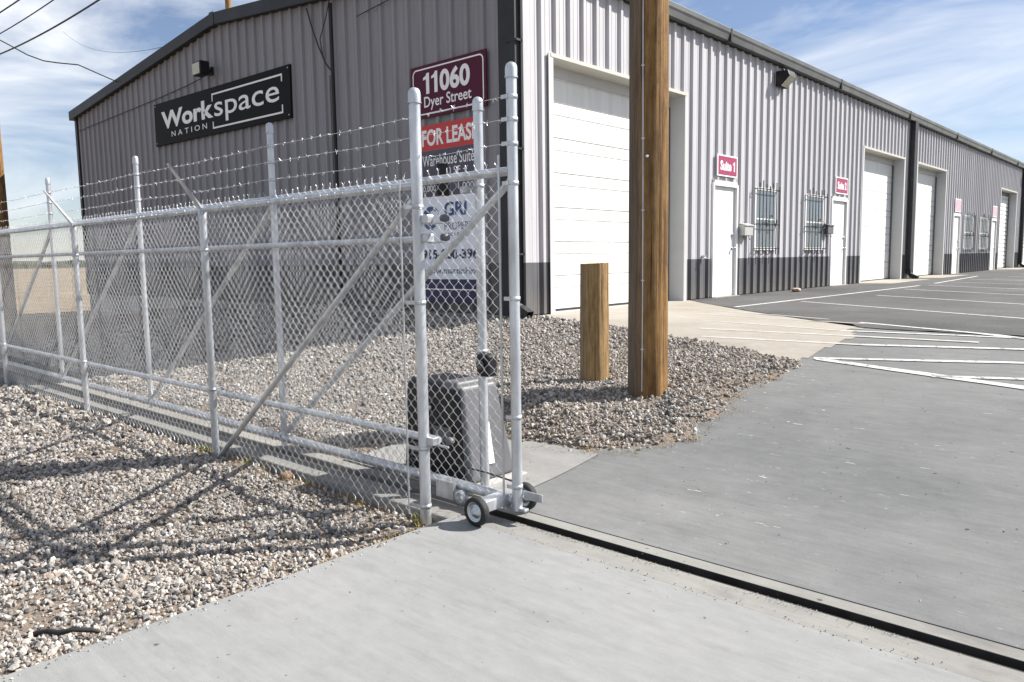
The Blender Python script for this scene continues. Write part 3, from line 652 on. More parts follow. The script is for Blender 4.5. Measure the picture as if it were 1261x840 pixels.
# gutter as sections with couplings
y = YG - ov
while y < YB:
    e = min(YB, y + 6.1); mb = MB()
    prof_ = [(XF + 0.045, ZE - 0.12), (XF + 0.17, ZE - 0.12), (XF + 0.19, ZE - 0.02), (XF + 0.21, ZE + 0.02), (XF + 0.21, ZE + 0.10), (XF + 0.19, ZE + 0.10), (XF + 0.045, ZE + 0.05)]
    n = len(prof_); vs = [(p[0], y, p[1]) for p in prof_] + [(p[0], e - .004, p[1]) for p in prof_]
    mb.add(vs, [(i, (i + 1) % n, n + (i + 1) % n, n + i) for i in range(n)] + [tuple(range(n - 1, -1, -1)), tuple(range(n, 2 * n))])
    part(mb, 'gutter', 'charcoal_gutter')
    mb = MB(); mb.box(XF + .04, XF + .216, e - .03, e + .03, ZE - .126, ZE + .106); part(mb, 'gutter_coupling', 'charcoal')
    y = e
mb = MB(); mb.box(XF + 0.0, XF + 0.045, YG, YB, ZE - 0.14, ZE + 0.05); part(mb, 'eave_trim', 'charcoal')
# corner trim, downspouts
mb = MB(); mb.box(XF - 0.42, XF + 0.008, YG - 0.062, YG - 0.047, ZB, ZE - .05); part(mb, 'corner_trim', 'charcoal', 0.0)
mb = MB(); mb.box(XF - 0.002, XF + 0.05, YG - 0.05, YG + 0.10, ZW, ZE - .12); part(mb, 'corner_trim', 'siding')
mb = MB(); mb.box(XF - 0.002, XF + 0.05, YG - 0.05, YG + 0.10, ZB, ZW - .003); part(mb, 'corner_trim', 'wainscot')
mb = MB(); mb.box(XL - 0.04, XL + 0.10, YG - 0.05, YG + 0.05, ZB, ZE); part(mb, 'corner_trim', 'charcoal')
def elbow(o, parent_name, c, d, w, h):
    """bent outlet: d = horizontal direction"""
    mb = MB(); sx, sy = -d.y, d.x; vs = []; path = [(V(0, 0, .30), 0), (V(0, 0, .16), 0), (d * 0.07 + V(0, 0, .07), 1), (d * 0.26 + V(0, 0, -0.02), 1)]
    for p, t in path:
        nrm = d if t == 0 else (d * 0.45 + V(0, 0, 0.9)).normalized()
        for a, b in ((-1, -1), (1, -1), (1, 1), (-1, 1)): vs.append(c + p + V(sx, sy, 0) * (a * w / 2) + nrm * (b * h / 2))
    fs = [(4 * i + k, 4 * i + (k + 1) % 4, 4 * i + 4 + (k + 1) % 4, 4 * i + 4 + k) for i in range(3) for k in range(4)]
    mb.add(vs, fs); return mb
mb = MB(); mb.box(XF - 0.13, XF - 0.01, YG - 0.16, YG - 0.056, ZB + .3, ZE - .02); ds0 = part(mb, 'downspout', 'charcoal', 0.012)
part(elbow(None, '', V(XF - 0.07, YG - 0.108, ZB + .06), V(1.0, -0.1, 0).normalized(), .12, .10), 'downspout_elbow', 'charcoal')
for z in (1.6, 3.1, 4.6):
    mb = MB(); mb.box(XF - .17, XF + .03, YG - .165, YG - .05, z, z + .03); part(mb, 'strap', 'charcoal')
for y in (27.45, 47.5):
    mb = MB(); mb.box(XF + 0.05, XF + 0.19, y - .16, y + .16, ZB + .3, ZE - .1); part(mb, 'downspout', 'charcoal', 0.015)
    mb = MB(); mb.box(XF + 0.046, XF + 0.05, y - .3, y + .3, ZB + .02, ZE - .12); part(mb, 'corner_trim', 'charcoal_gutter')
    part(elbow(None, '', V(XF + 0.12, y, ZB + .04), V(1, 0.1, 0).normalized(), .24, .13), 'downspout_elbow', 'charcoal')
# roll-up doors in deep openings
for k, (a, b, t) in enumerate(ROLL):
    for y0, y1 in ((a - .09, a + .02), (b - .02, b + .09)):
        mb = MB(); yy = (a, a + .02) if y0 < a else (b - .02, b)
        mb.box(XF - JD - .05, XF + .053, yy[0], yy[1], ZB, t); jm = part(mb, 'door_jamb', 'jamb', label='pale grey metal jamb of roll-up door')
        mb = MB(); mb.box(XF + .047, XF + .054, y0 if y0 < a else b + .001, a - .001 if y0 < a else y1, ZB, t + .07); part(mb, 'jamb_trim', 'jamb')
    mb = MB(); mb.box(XF - JD - .05, XF + .06, a - .04, b + .04, t, t + .055); part(mb, 'door_header', 'cream_trim', 0.006)
    mb = MB(); mb.box(XF - JD + .012, XF - JD + .03, a + .021, b - .021, t - .16, t - .001); part(mb, 'header_flap', 'grey_plastic' if k > 2 else 'jamb')
    root = bpy.data.objects.new('roll_up_door', None); COL.objects.link(root); keep(root, bld); root['label'] = 'white sectional roll-up door' if k < 3 else 'white roll-up door of narrow slats'
    root.empty_display_size = .1
    hgt = t - ZB - .03; sec = 0.54 if k < 3 else 0.2
    n = int(math.ceil(hgt / sec)); z = ZB + .03
    for i in range(n):
        z1 = min(t - .01, z + sec - .008); mb = MB(); xd = XF - JD
        # section with a pressed horizontal rib
        pr = [(0, z), (0, z + .02)]
        if k < 3 and z1 - z > .4: pr = [(-.012, z), (0, z + .012), (0, z + .33), (-.014, z + .338), (-.014, z + .352), (0, z + .36), (0, z1 - .012), (-.012, z1)]
        else: pr = [(-.015, z), (0.006, z + .3 * (z1 - z)), (0.006, z + .7 * (z1 - z)), (-.015, z1)]
        vs = []
        for dx, zz in pr: vs += [(xd + dx, a + .022, zz), (xd + dx, b - .022, zz)]
        mb.add(vs, [(2 * q, 2 * q + 1, 2 * q + 3, 2 * q + 2) for q in range(len(pr) - 1)])
        mb.add([(xd - .04, a + .022, z), (xd - .04, b - .022, z), (xd - .04, b - .022, z1), (xd - .04, a + .022, z1)], [(0, 1, 2, 3)])
        o = mb.build('door_section' if k < 3 else 'door_slat', 'door_white', root); o.matrix_parent_inverse = Matrix.Translation(bld.location).inverted() if False else Matrix.Identity(4)
        z = z1 + .008
    mb = MB(); mb.box(XF - JD - .03, XF - JD + .02, a + .022, b - .022, ZB + .006, ZB + .03); mb.build('bottom_seal', 'rubber', root)
    for yy in (a + .022, b - .05):
        mb = MB(); mb.box(XF - JD + .013, XF - JD + .05, yy, yy + .028, ZB + .01, t - .17); mb.build('guide_track', 'grey_plastic', root)
    mb = MB(); mb.box(XF - 0.30, XF + .9, a - .1, b + .1, ZB - .05, ZB + .012)
    if k: part(mb, 'door_sill', 'conc_apron')
# man doors
for k, (a, b) in enumerate(MAN):
    t = 3.0
    mb = MB(); mb.box(XF - .06, XF + .05, a, a + .055, ZB, t); mb.box(XF - .06, XF + .05, b - .055, b, ZB, t); mb.box(XF - .06, XF + .05, a + .056, b - .056, t - .055, t + .05)
    part(mb, 'door_frame', 'door_white', 0.004)
    root = bpy.data.objects.new('entry_door', None); COL.objects.link(root); keep(root, bld)
    mb = MB(); mb.box(XF - .055, XF - .008, a + .06, b - .06, ZB + .02, t - .06); mb.build('door_leaf', 'door_white', root, 0.004)
    mb = MB(); mb.lathe([(0.034, 0), (0.034, .012), (.012, .014), (.012, .05), (.03, .055), (.033, .075), (.02, .09), (.001, .092)], (XF - .008, b - .16, 1.70), 'x', 12); mb.build('door_knob', 'chrome', root)
    mb = MB(); mb.lathe([(0.034, 0), (0.034, .02), (.026, .03), (.001, .031)], (XF - .008, b - .16, 1.98), 'x', 12); mb.build('deadbolt', 'chrome', root)
    for z in (1.0, 1.85, 2.7):
        mb = MB(); mb.box(XF - .01, XF + .006, a + .056, a + .078, z, z + .1); mb.build('hinge', 'chrome', root)
    mb = MB(); mb.box(XF - .06, XF + .12, a, b, ZB - .03, ZB + .018); part(mb, 'threshold', 'conc_apron')
# windows behind security bars
for k, (a, b) in enumerate(WIN):
    z0, z1 = 1.66, 3.02
    root = bpy.data.objects.new('barred_window', None); COL.objects.link(root); keep(root, bld)
    mb = MB(); f = .055
    mb.box(XF + .046, XF + .06, a, a + f, z0, z1); mb.box(XF + .046, XF + .06, b - f, b, z0, z1); mb.box(XF + .046, XF + .06, a + f, b - f, z0, z0 + f); mb.box(XF + .046, XF + .06, a + f, b - f, z1 - f, z1)
    mb.build('window_frame', 'door_white', root)
    for (p, q) in ((z0 + f, (z0 + z1) / 2 - .015), ((z0 + z1) / 2 + .015, z1 - f)):
        mb = MB(); mb.box(XF + .047, XF + .053, a + f, b - f, p, q); mb.build('pane', 'blind', root)
    mb = MB(); mb.box(XF + .047, XF + .055, a + f, b - f, (z0 + z1) / 2 - .015, (z0 + z1) / 2 + .015); mb.build('meeting_rail', 'door_white', root)
    n = 7
    for i in range(n):
        yy = a + .03 + (b - a - .06) * i / (n - 1); mb = MB(); mb.box(XF + .14, XF + .156, yy - .008, yy + .008, z0 - .10, z1 + .14 * (0.6 + .4 * math.sin(i * 1.7))); mb.build('bar', 'wire_black', root)
    for z in (z0 + .02, z0 + .55, z1 - .05):
        mb = MB(); mb.box(XF + .134, XF + .14, a - .03, b + .03, z, z + .022); mb.build('cross_bar', 'wire_black', root)
        for yy in (a - .01, b - .01):
            mb = MB(); mb.box(XF + .046, XF + .134, yy, yy + .018, z, z + .018); mb.build('bracket', 'wire_black', root)
    for i in range(3):
        cy = a + (b - a) * (.35 + .2 * i); cz = z0 + .66
        for s_ in (-1, 1):
            pts_ = []
            for q in range(15):
                an = q / 14 * 4.6; rr = .10 * (1 - q / 18); pts_.append((XF + .162, cy + s_ * (.02 + rr * math.sin(an) * .7), cz + .12 * (1 if i % 2 else -1) * (1 - math.cos(an)) * .5 + rr * .4 * math.cos(an)))
            mb = MB(); mb.tube(pts_, .007, 5); mb.build('scroll', 'wire_black', root)
# conduits and cables on the gable
mb = MB(); mb.tube([(-11.9, YG - .07, ZB + .1), (-11.9, YG - .07, rake(-11.9) - .15)], .035, 8); part(mb, 'conduit', 'charcoal')
mb = MB(); mb.tube([(-12.02, YG - .06, ZB + .1), (-12.02, YG - .06, 4.9)], .02, 6); part(mb, 'conduit', 'siding_gable_shade')
def droop(name, pts_, r, m='wire_black'):
    mb = MB(); mb.tube(pts_, r, 6); return part(mb, name, m)
droop('cable', [(-12.6, YG - .1, 6.2), (-12.45, YG - .11, 5.85), (-12.25, YG - .11, 5.45), (-12.05, YG - .1, 5.1), (-11.93, YG - .09, 4.98)], .014)
droop('cable', [(-11.85, YG - .1, 6.25), (-11.95, YG - .13, 5.9), (-12.15, YG - .14, 5.55), (-12.1, YG - .12, 5.2), (-11.94, YG - .09, 5.0)], .009)
droop('cable', [(-11.15, YG - .06, 5.75), (-10.2, YG - .06, 5.83), (-9.26, YG - .06, 5.9)], .008)
droop('cable', [(XL + .3, YG - .06, 5.42), (-22, YG - .06, 5.48), (-19.4, YG - .06, 5.54), (-17.6, YG - .07, 5.60), (-16.75, YG - .10, 5.64)], .011)
mb = MB(); mb.box(XF + .046, XF + .10, 13.62, 13.72, 1.5, 1.56); mb.tube([(XF + .07, 13.67, 1.5), (XF + .16, 13.67, 1.5)], .015, 8); part(mb, 'hose_bib', 'chrome')

# wall lamps
def lamp(c, out, side, label, kind):
    root = empty('wall_lamp', label, 'wall lamp', 'wall lamps', c)
    n, s_ = out, side
    def box(u0, u1, v0, v1, d0, d1, name, m, bev=0.0, tilt=0.0):
        mb = MB(); plane_box(mb, V(0, 0, 0), s_, V(0, 0, 1), u0, u1, v0, v1, d0, d1)
        if tilt: mb.v = [tuple(Vector(p) + V(0, 0, 1) * (Vector(p).dot(n) * tilt)) for p in mb.v]
        return mb.build(name, m, root, bev)
    if kind == 'flood':
        box(-.07, .07, -.09, .09, 0.0, .05, 'mount', 'black_plastic', .01)
        box(-.025, .025, -.03, .03, .05, .14, 'knuckle', 'black_plastic')
        b = box(-.18, .18, -.13, .16, .14, .36, 'housing', 'black_plastic', .02)
        mb = MB(); plane_box(mb, V(0, 0, 0), s_, V(0, 0, 1), -.155, .155, -.11, .12, .361, .37); mb.build('lens', 'lens', b)
    else:
        vs = []
        P = lambda u, v, d: s_ * u + V(0, 0, v) + n * d
        mb = MB(); w = .21
        vs = [P(-w, -.16, 0), P(w, -.16, 0), P(w, .17, 0), P(-w, .17, 0), P(-w * .9, .17, .26), P(w * .9, .17, .26), P(w * .9, .06, .30), P(-w * .9, .06, .30), P(-w, -.16, .08), P(w, -.16, .08)]
        mb.add(vs, [(0, 1, 2, 3), (3, 2, 5, 4), (4, 5, 6, 7), (8, 9, 1, 0), (0, 3, 4, 7, 8), (1, 9, 6, 5, 2)])
        b = mb.build('housing', 'black_plastic', root, .012)
        mb = MB(); vs = [P(-w * .8, -.145, .10), P(w * .8, -.145, .10), P(w * .76, .05, .303), P(-w * .76, .05, .303)]; nn = (n * .7 - V(0, 0, .7)) * .012
        mb.add([v + nn for v in vs] + vs, [(0, 1, 2, 3), (0, 4, 5, 1), (1, 5, 6, 2), (2, 6, 7, 3), (3, 7, 4, 0)]); mb.build('lens', 'lens', b)
        mb = MB(); mb.tube([P(0, .17, .1), P(0, .21, .1), P(0.02, .24, .06)], .02, 8); mb.build('photocell', 'grey_plastic', root)
    return root
lamp(V(-16.4, YG - .046, 5.72), V(0, -1, 0), V(1, 0, 0), 'black floodlight on gable above the black sign', 'flood')
lamp(V(XF + .046, 17.1, 5.42), V(1, 0, 0), V(0, 1, 0), 'dark wall pack lamp under the gutter above barred window', 'pack')
lamp(V(XF + .19, 47.45, 5.45), V(1, 0, 0), V(0, 1, 0), 'dark wall lamp near far end of the long facade', 'pack')
# mailboxes
for c, lab, m in ((V(XF + .046, 15.42, 2.1), 'pale grey mailbox beside the nearest entry door', 'mailbox'), (V(XF + .046, 20.15, 2.2), 'dark grey mailbox beside the second entry door', 'grey_plastic')):
    root = empty('mailbox', lab, 'mailbox', 'wall mailboxes', c)
    mb = MB(); mb.box(0, .13, -.2, .2, -.14, .09); mb.build('box', m, root, .012)
    mb = MB(); mb.add([(0, -.21, .13), (0, .21, .13), (.15, .21, .085), (.15, -.21, .085), (0, -.21, .11), (0, .21, .11), (.15, .21, .065), (.15, -.21, .065)],
                      [(0, 3, 2, 1), (4, 5, 6, 7), (0, 1, 5, 4), (1, 2, 6, 5), (2, 3, 7, 6), (3, 0, 4, 7)]); mb.build('lid', m, root)
    mb = MB(); mb.tube([(.06, -.12, -.14), (.09, -.12, -.22), (.12, -.12, -.20)], .008, 6); mb.tube([(.06, .12, -.14), (.09, .12, -.22), (.12, .12, -.20)], .008, 6); mb.build('paper_hook', 'wire_black', root)

# ------------------------------------------------------------------ signs
def board(name, label, origin, right, w, h, m, cat='sign', group=None, th=0.02, bev=0.0):
    root = empty(name, label, cat, group, origin)
    mb = MB(); plane_box(mb, V(0, 0, 0), right, V(0, 0, 1), 0, w, 0, h, 0, th); mb.build('board', m, root, bev)
    return root
def frame_lines(root, right, segs, m, d0, d1, name='border'):
    mb = MB()
    for (u0, u1, v0, v1) in segs: plane_box(mb, V(0, 0, 0), right, V(0, 0, 1), u0, u1, v0, v1, d0, d1)
    return mb.build(name, m, root)
def round_border(root, right, u0, u1, v0, v1, rad, w, m, d):
    n = right.cross(V(0, 0, 1)); outer, inner = [], []
    for cx, cz, a0 in ((u1 - rad, v1 - rad, 0), (u0 + rad, v1 - rad, 90), (u0 + rad, v0 + rad, 180), (u1 - rad, v0 + rad, 270)):
        for q in range(7):
            a = R(a0 + 15 * q); outer.append((cx + rad * math.cos(a), cz + rad * math.sin(a))); inner.append((cx + (rad - w) * math.cos(a), cz + (rad - w) * math.sin(a)))
    k = len(outer); vs = [right * p[0] + V(0, 0, p[1]) + n * d for p in outer + inner]
    mb = MB(); mb.add(vs, [(i, (i + 1) % k, k + (i + 1) % k, k + i) for i in range(k)]); return mb.build('border', m, root)
XV, YV, ZV = V(1, 0, 0), V(0, 1, 0), V(0, 0, 1); O0 = V(0, 0, 0)
def one(root, right, u0, u1, v0, v1, m, d):
    """figure 1 with a flag"""
    st = (u1 - u0) * .52; n = right.cross(V(0, 0, 1)); hh = v1 - v0
    P = [(u1 - st, v0), (u1, v0), (u1, v1), (u1 - st * .75, v1), (u1 - st * 1.1, v0 + .88 * hh), (u0, v0 + .80 * hh), (u0, v0 + .68 * hh), (u1 - st, v0 + .72 * hh)]
    mb = MB(); mb.add([right * p[0] + V(0, 0, p[1]) + n * d for p in P], [(0, 1, 2, 3, 4, 7), (4, 5, 6, 7)]); return mb.build('lettering', m, root)
# large black company sign
w, h = 6.07, 1.0
s1 = board('company_sign', 'large black board with white lettering and bracket lines on the gable', V(-19.35, YG - .05, 4.42), XV, w, h, 'sign_black', th=.04, bev=.004)
s1.rotation_euler = (0, R(0.9), 0)
fit_text('Work', (.065 * w, .492 * w, .36 * h, .77 * h), O0, XV, ZV, 'sign_white', s1, .044, bold=.034)
fit_text('space', (.500 * w, .935 * w, .225 * h, .66 * h), O0, XV, ZV, 'sign_white', s1, .044, bold=.004)
u0 = .148
for ch, cw in zip('NATION', (.034, .037, .031, .006, .042, .034)):
    fit_text(ch, (u0 * w, (u0 + cw) * w, .155 * h, .275 * h), O0, XV, ZV, 'sign_white', s1, .044); u0 += cw + .0215
t = .035
frame_lines(s1, XV, [(.485 * w, .955 * w, .83 * h, .83 * h + t), (.485 * w, .485 * w + t, .70 * h, .83 * h), (.955 * w - t, .955 * w, .72 * h, .83 * h),
                     (.485 * w, .955 * w, .115 * h, .115 * h + t), (.485 * w, .485 * w + t, .115 * h + t, .27 * h), (.955 * w - t, .955 * w, .115 * h + t, .28 * h)], 'sign_white', .04, .046, 'bracket_line')
for u in (.012, .988):
    for v in (.06, .94):
        mb = MB(); mb.lathe([(.018, 0), (.018, .006), (.001, .010)], (u * w, -.04, v * h), 'y', 8); mb.v = [(p[0], -.04 - (p[1] + .04), p[2]) for p in mb.v]; mb.build('screw', 'chrome', s1)
# address sign
w, h = 1.70, .82
s2 = board('address_sign', 'maroon address board reading 11060 Dyer Street near the corner', V(-9.76, YG - .05, 3.81), XV, w, h, 'sign_maroon')
round_border(s2, XV, .03 * w, .97 * w, .06 * h, .94 * h, .09, .022, 'sign_white', .024)
one(s2, XV, .178 * w, .262 * w, .445 * h, .84 * h, 'sign_white', .024); one(s2, XV, .292 * w, .376 * w, .445 * h, .84 * h, 'sign_white', .024)
fit_text('060', (.405 * w, .80 * w, .44 * h, .845 * h), O0, XV, ZV, 'sign_white', s2, .024, bold=.035)
fit_text('Dyer Street', (.185 * w, .815 * w, .13 * h, .40 * h), O0, XV, ZV, 'sign_white', s2, .024, bold=.012)
# leasing banner
w, h = 1.41, 2.82
s3 = board('lease_sign', 'tall leasing board with red, slate, white and navy bands behind the gate', V(-9.63, YG - .05, .87), XV, w, h, 'sign_paper')
V0 = .87
def band(z0, z1, m, nm): mb = MB(); plane_box(mb, O0, XV, ZV, 0, w, z0 - V0, z1 - V0, .0205, .0225); return mb.build(nm, m, s3)
band(3.29, 3.69, 'sign_red', 'red_band'); band(2.56, 3.288, 'sign_slate', 'slate_band'); band(.87, 1.24, 'sign_navy', 'navy_band')
def tx(body, x0, x1, z0, z1, m, bold=0): fit_text(body, (x0 * w, x1 * w, z0 - V0, z1 - V0), O0, XV, ZV, m, s3, .026, bold=bold)
tx('FOR LEASE', .078, .975, 3.36, 3.62, 'sign_white', .03)
tx('Warehouse Suites', .08, .96, 3.04, 3.22, 'sign_white', .006); tx('1,000 SF +', .30, .80, 2.86, 3.00, 'sign_white', .006); tx('10,000 SF', .04, .42, 2.63, 2.74, 'sign_white'); tx('1,000', .66, .9, 2.63, 2.74, 'sign_white')
tx('GRI', .42, .78, 2.24, 2.46, 'sign_blue', .03); tx('PROPERTY', .42, .95, 2.02, 2.14, 'sign_grey'); tx('AND REAL', .42, .80, 1.92, 1.975, 'sign_grey')
tx('915-200-396', .03, .95, 1.56, 1.72, 'sign_navy', .03); tx('www.martinFinc', .06, .95, 1.33, 1.43, 'sign_grey', .012)
frame_lines(s3, XV, [(.06 * w, .94 * w, .20, .215)], 'sign_white', .0226, .026, 'rule')
mb = MB()
for i in range(5):          # swirling globe mark
    rr = .20 - .03 * i; pts_ = [V((.20 + .0) * w + rr * math.cos(R(a)), -.028, 2.22 - V0 + .9 * rr * math.sin(R(a))) for a in range(20 + 25 * i, 300 + 10 * i, 20)]
    for a, b in zip(pts_[:-1], pts_[1:]):
        wd = .009 + .004 * (i % 2); d = (b - a).normalized(); s_ = V(-d.z, 0, d.x) * wd; mb.add([a - s_, b - s_, b + s_, a + s_], [(0, 1, 2, 3)])
mb.build('globe_mark', 'sign_blue', s3)
# suite signs
for k, (y0, y1, z0, z1, txt, lab) in enumerate(((14.2, 15.06, 3.14, 3.56, 'Suite 1', 'magenta suite sign above the nearest entry door'), (20.72, 21.62, 3.13, 3.56, 'Suite 2', 'magenta suite sign above the second entry door'),
                                       (33.5, 34.4, 3.1, 3.6, '', 'small magenta sign above the third entry door'), (40.4, 41.3, 3.1, 3.6, '', 'small magenta sign above the farthest entry door'))):
    w, h = y1 - y0, z1 - z0
    r_ = board('suite_sign', lab, V(XF + .045, y0, z0), YV, w, h, 'sign_white', group='suite signs above the entry doors')
    mb = MB(); plane_box(mb, O0, YV, ZV, .035 * w, .965 * w, .06 * h, .94 * h, .0205, .0225); mb.build('face', 'sign_magenta' if txt else 'sign_pale', r_)
    if txt:
        if txt[-1] == '1':
            fit_text('Suite', (.13 * w, .68 * w, .27 * h, .73 * h), O0, YV, ZV, 'sign_white', r_, .0245, bold=.035); one(r_, YV, .76 * w, .86 * w, .27 * h, .73 * h, 'sign_white', .0245)
        else: fit_text(txt, (.14 * w, .86 * w, .27 * h, .73 * h), O0, YV, ZV, 'sign_white', r_, .0245, bold=.035)

# ------------------------------------------------------------------ chain link, posts
def chain_link(name, parent, x0, x1, y, z0, z1, wdt=0.041, r=0.0018):
    """woven zigzag wires; every wire spans one half diamond and hooks round its neighbour"""
    n = int((x1 - x0) / wdt); kz = int((z1 - z0) / wdt); T = 3
    vs = []; fs = []
    ca = [(math.cos(2 * math.pi * k / T + .5), math.sin(2 * math.pi * k / T + .5)) for k in range(T)]
    for i in range(n):
        xa = x0 + i * wdt; par = i % 2; pts_ = []
        for k in range(kz + 1):
            hi = (k + par) % 2
            jx = random.gauss(0, .0016); jz = random.gauss(0, .0012)
            pts_.append((xa + (wdt + .004 if hi else -.004) + jx + .006 * math.sin(z0 + k * wdt * 2 + xa * 1.3), y + (.0035 if hi else -.0035), z0 + k * wdt + jz))
        e = pts_[-1]; hi = (kz + par) % 2
        pts_.append((e[0] + (.012 if not hi else -.012), y + random.uniform(-.012, .012), e[2] + random.uniform(.022, .036)))
        b = pts_[0]; pts_.insert(0, (b[0] + random.gauss(0, .006), y, b[2] - random.uniform(.015, .03)))
        base = len(vs)
        for p in pts_:
            for cx, cy in ca: vs.append((p[0] + cx * r, p[1] + cy * r, p[2]))
        for k in range(len(pts_) - 1):
            for q in range(T):
                a = base + k * T + q; b2 = base + k * T + (q + 1) % T; fs.append((a, b2, b2 + T, a + T))
    me = bpy.data.meshes.new(name); me.from_pydata(vs, [], fs); me.update(); me.polygons.foreach_set('use_smooth', [True] * len(fs))
    me.materials.append(MATS['galv_wire']); o = bpy.data.objects.new(name, me); COL.objects.link(o); o.parent = parent; o['kind'] = 'stuff'; return o
def barbed(name, parent, x0, x1, y, z, posts):
    mb = MB(); n = int((x1 - x0) / .25); pts_ = []
    for i in range(n + 1):
        x = x0 + (x1 - x0) * i / n; t = min(abs(x - p) for p in posts); pts_.append((x, y + .004 * math.sin(i * 2.3), z - .012 * min(1, t) + .003 * math.sin(i * 1.9)))
    mb.tube(pts_, .0016, 4, False)
    x = x0 + .06
    while x < x1 - .04:
        zz = z - .012 * min(1, min(abs(x - p) for p in posts))
        for _ in range(4):
            a = random.uniform(0, 6.28); d = V(random.uniform(-.6, .6), math.cos(a), math.sin(a)).normalized() * random.uniform(.014, .022)
            c = V(x + random.uniform(-.008, .008), y, zz); mb.tube([c - d * .25, c + d], .0013, 3, False)
        mb.tube([(x - .009, y, zz), (x + .009, y, zz)], .0032, 5)
        x += .118 + random.uniform(-.012, .012)
    return mb.build(name, 'galv_wire', parent)
def dome_post(x, y, z0, z1, r, name, parent, cap=True):
    mb = MB(); mb.tube([(x, y, z0), (x, y, (z0 + z1) / 2), (x, y, z1)], r, 20); o = mb.build(name, 'galv', parent)
    if cap:
        mb = MB(); rc = r + .004
        mb.lathe([(rc, -.05), (rc, .0), (rc * .93, rc * .42), (rc * .70, rc * .8), (rc * .36, rc * 1.0), (.001, rc * 1.06)], (x, y, z1), 'z', 20); mb.lathe([(rc + .0025, -.052), (rc + .0025, -.044)], (x, y, z1), 'z', 20); mb.build('post_cap', 'galv', o)
    return o
def bands(o, x, y, r, zs, tongue=None):
    for z in zs:
        mb = MB(); mb.lathe([(r, -.012), (r + .0035, -.012), (r + .0035, .012), (r, .012)], (x, y, z), 'z', 18)
        if tongue: mb.box(x + min(tongue, 0), x + max(tongue, 0), y - r - .006, y - r - .001, z - .011, z + .011)
        mb.build('clamp_band', 'galv', o)
def pipe(parent, a, b, r, name='rail', n=14):
    mb = MB(); mb.tube([a, tuple((Vector(a) + Vector(b)) / 2), b], r, n); return mb.build(name, 'galv', parent)

# fixed fence panel in front
YFN = 2.985
fence = empty('chain_link_fence', 'fixed galvanized chain link fence with angled arms standing in the front gravel', 'fence')
p0 = dome_post(-3.45, YFN, -.12, 2.50, .0335, 'guide_post', fence); bands(p0, -3.45, YFN, .0335, (.06, .42, 1.30, 1.86), -.12)
FP = (-6.12, -9.08, -12.05, -15.0)
for x in FP:
    o = dome_post(x, YFN, -.2, 1.97, .030, 'line_post', fence, False); bands(o, x, YFN, .030, (.5, 1.66))
    mb = MB(); mb.lathe([(.034, -.06), (.034, .02), (.024, .035)], (x, YFN, 1.97), 'z', 14); mb.build('arm_socket', 'galv', o)
    mb = MB(); a, b = V(x, YFN - .01, 1.98), V(x - .01, YFN - .26, 2.335); d = (b - a).normalized(); s_ = V(1, 0, 0); n = d.cross(s_)
    for (w0, w1, q0, q1) in ((.030, .020, 0, .5), (.026, .016, .5, 1)):
        pa, pb = a.lerp(b, q0), a.lerp(b, q1); vs = []
        for p, ww in ((pa, w0 if q0 == 0 else .022), (pb, .022 if q1 < 1 else w1)):
            for i, j in ((-1, 0), (0, 1), (1, 0), (0, -.3)): vs.append(p + s_ * i * ww + n * j * ww)
        mb.add(vs, [(k, (k + 1) % 4, 4 + (k + 1) % 4, 4 + k) for k in range(4)] + [(0, 1, 2, 3), (7, 6, 5, 4)])
    mb.build('barb_arm', 'galv', o)
pipe(fence, (-15.2, YFN + .002, 1.985), (-3.47, YFN + .002, 1.985), .0225)
pipe(fence, (-15.2, YFN + .075, 1.675), (-3.47, YFN + .075, 1.675), .019, 'middle_rail')
pipe(fence, (-15.2, YFN + .075, .46), (-3.40, YFN + .075, .46), .024, 'lower_rail')
for xa, xb in ((-3.47, -6.10),):
    pipe(fence, (xa, YFN - .012, 1.90), (xb + .05, YFN - .04, -.10), .021, 'brace')
mb = MB(); mb.box(-3.552, -3.54, YFN - .052, YFN - .047, 0.0, 2.02); mb.build('tension_bar', 'galv', fence)
chain_link('chain_link_mesh', fence, -15.2, -3.55, YFN - .036, -.01, 1.985)
for z in (.47, 1.68, 1.79):
    mb = MB(); mb.box(-3.42, -3.365, YFN - .005, YFN + .05, z - .028, z + .022); mb.box(-3.40, -3.27, YFN + .03, YFN + .045, z - .035, z - .02); br = mb.build('roller_bracket', 'galv', fence, .006)
    mb = MB(); mb.lathe([(.001, -.022), (.02, -.022), (.024, 0), (.02, .022), (.001, .022)], (-3.30, YFN + .075, z), 'y', 14); mb.build('roller', 'grey_plastic', br)
mb = MB(); mb.tube([(-3.40, YFN + .05, .49), (-3.15, YFN + .12, .33)], .01, 6); 

# rear guide post with sensors
YRP = 3.56
rp_ = empty('gate_guide_post', 'round galvanized post behind the gate beside the black operator box', 'post', loc=(-3.505, YRP, 0))
o = dome_post(0, 0, -.1, 2.54, .031, 'post', rp_); bands(o, 0, 0, .031, (2.02, .95))
mb = MB(); mb.box(-.05, .06, -.06, .035, 0, .15); mb.v = [(p[0] + .055, p[1] - .01, p[2] + .79) for p in mb.v]; ph = mb.build('photo_eye', 'black_plastic', rp_, .02)
mb = MB(); mb.lathe([(.03, 0), (.034, -.012), (.02, -.014), (.001, -.014)], (.055, -.075, .87), 'y', 14); mb.build('eye_lens', 'glass', ph)
mb = MB(); mb.box(-.16, -.02, -.02, .02, 1.985, 2.025); mb.build('top_arm', 'galv', rp_)
mb = MB(); mb.lathe([(.001, -.10), (.042, -.10), (.05, -.02), (.042, .10), (.001, .10)], (-.17, -.16, 2.06), 'z', 14); mb.build('guide_roller', 'black_plastic', rp_)

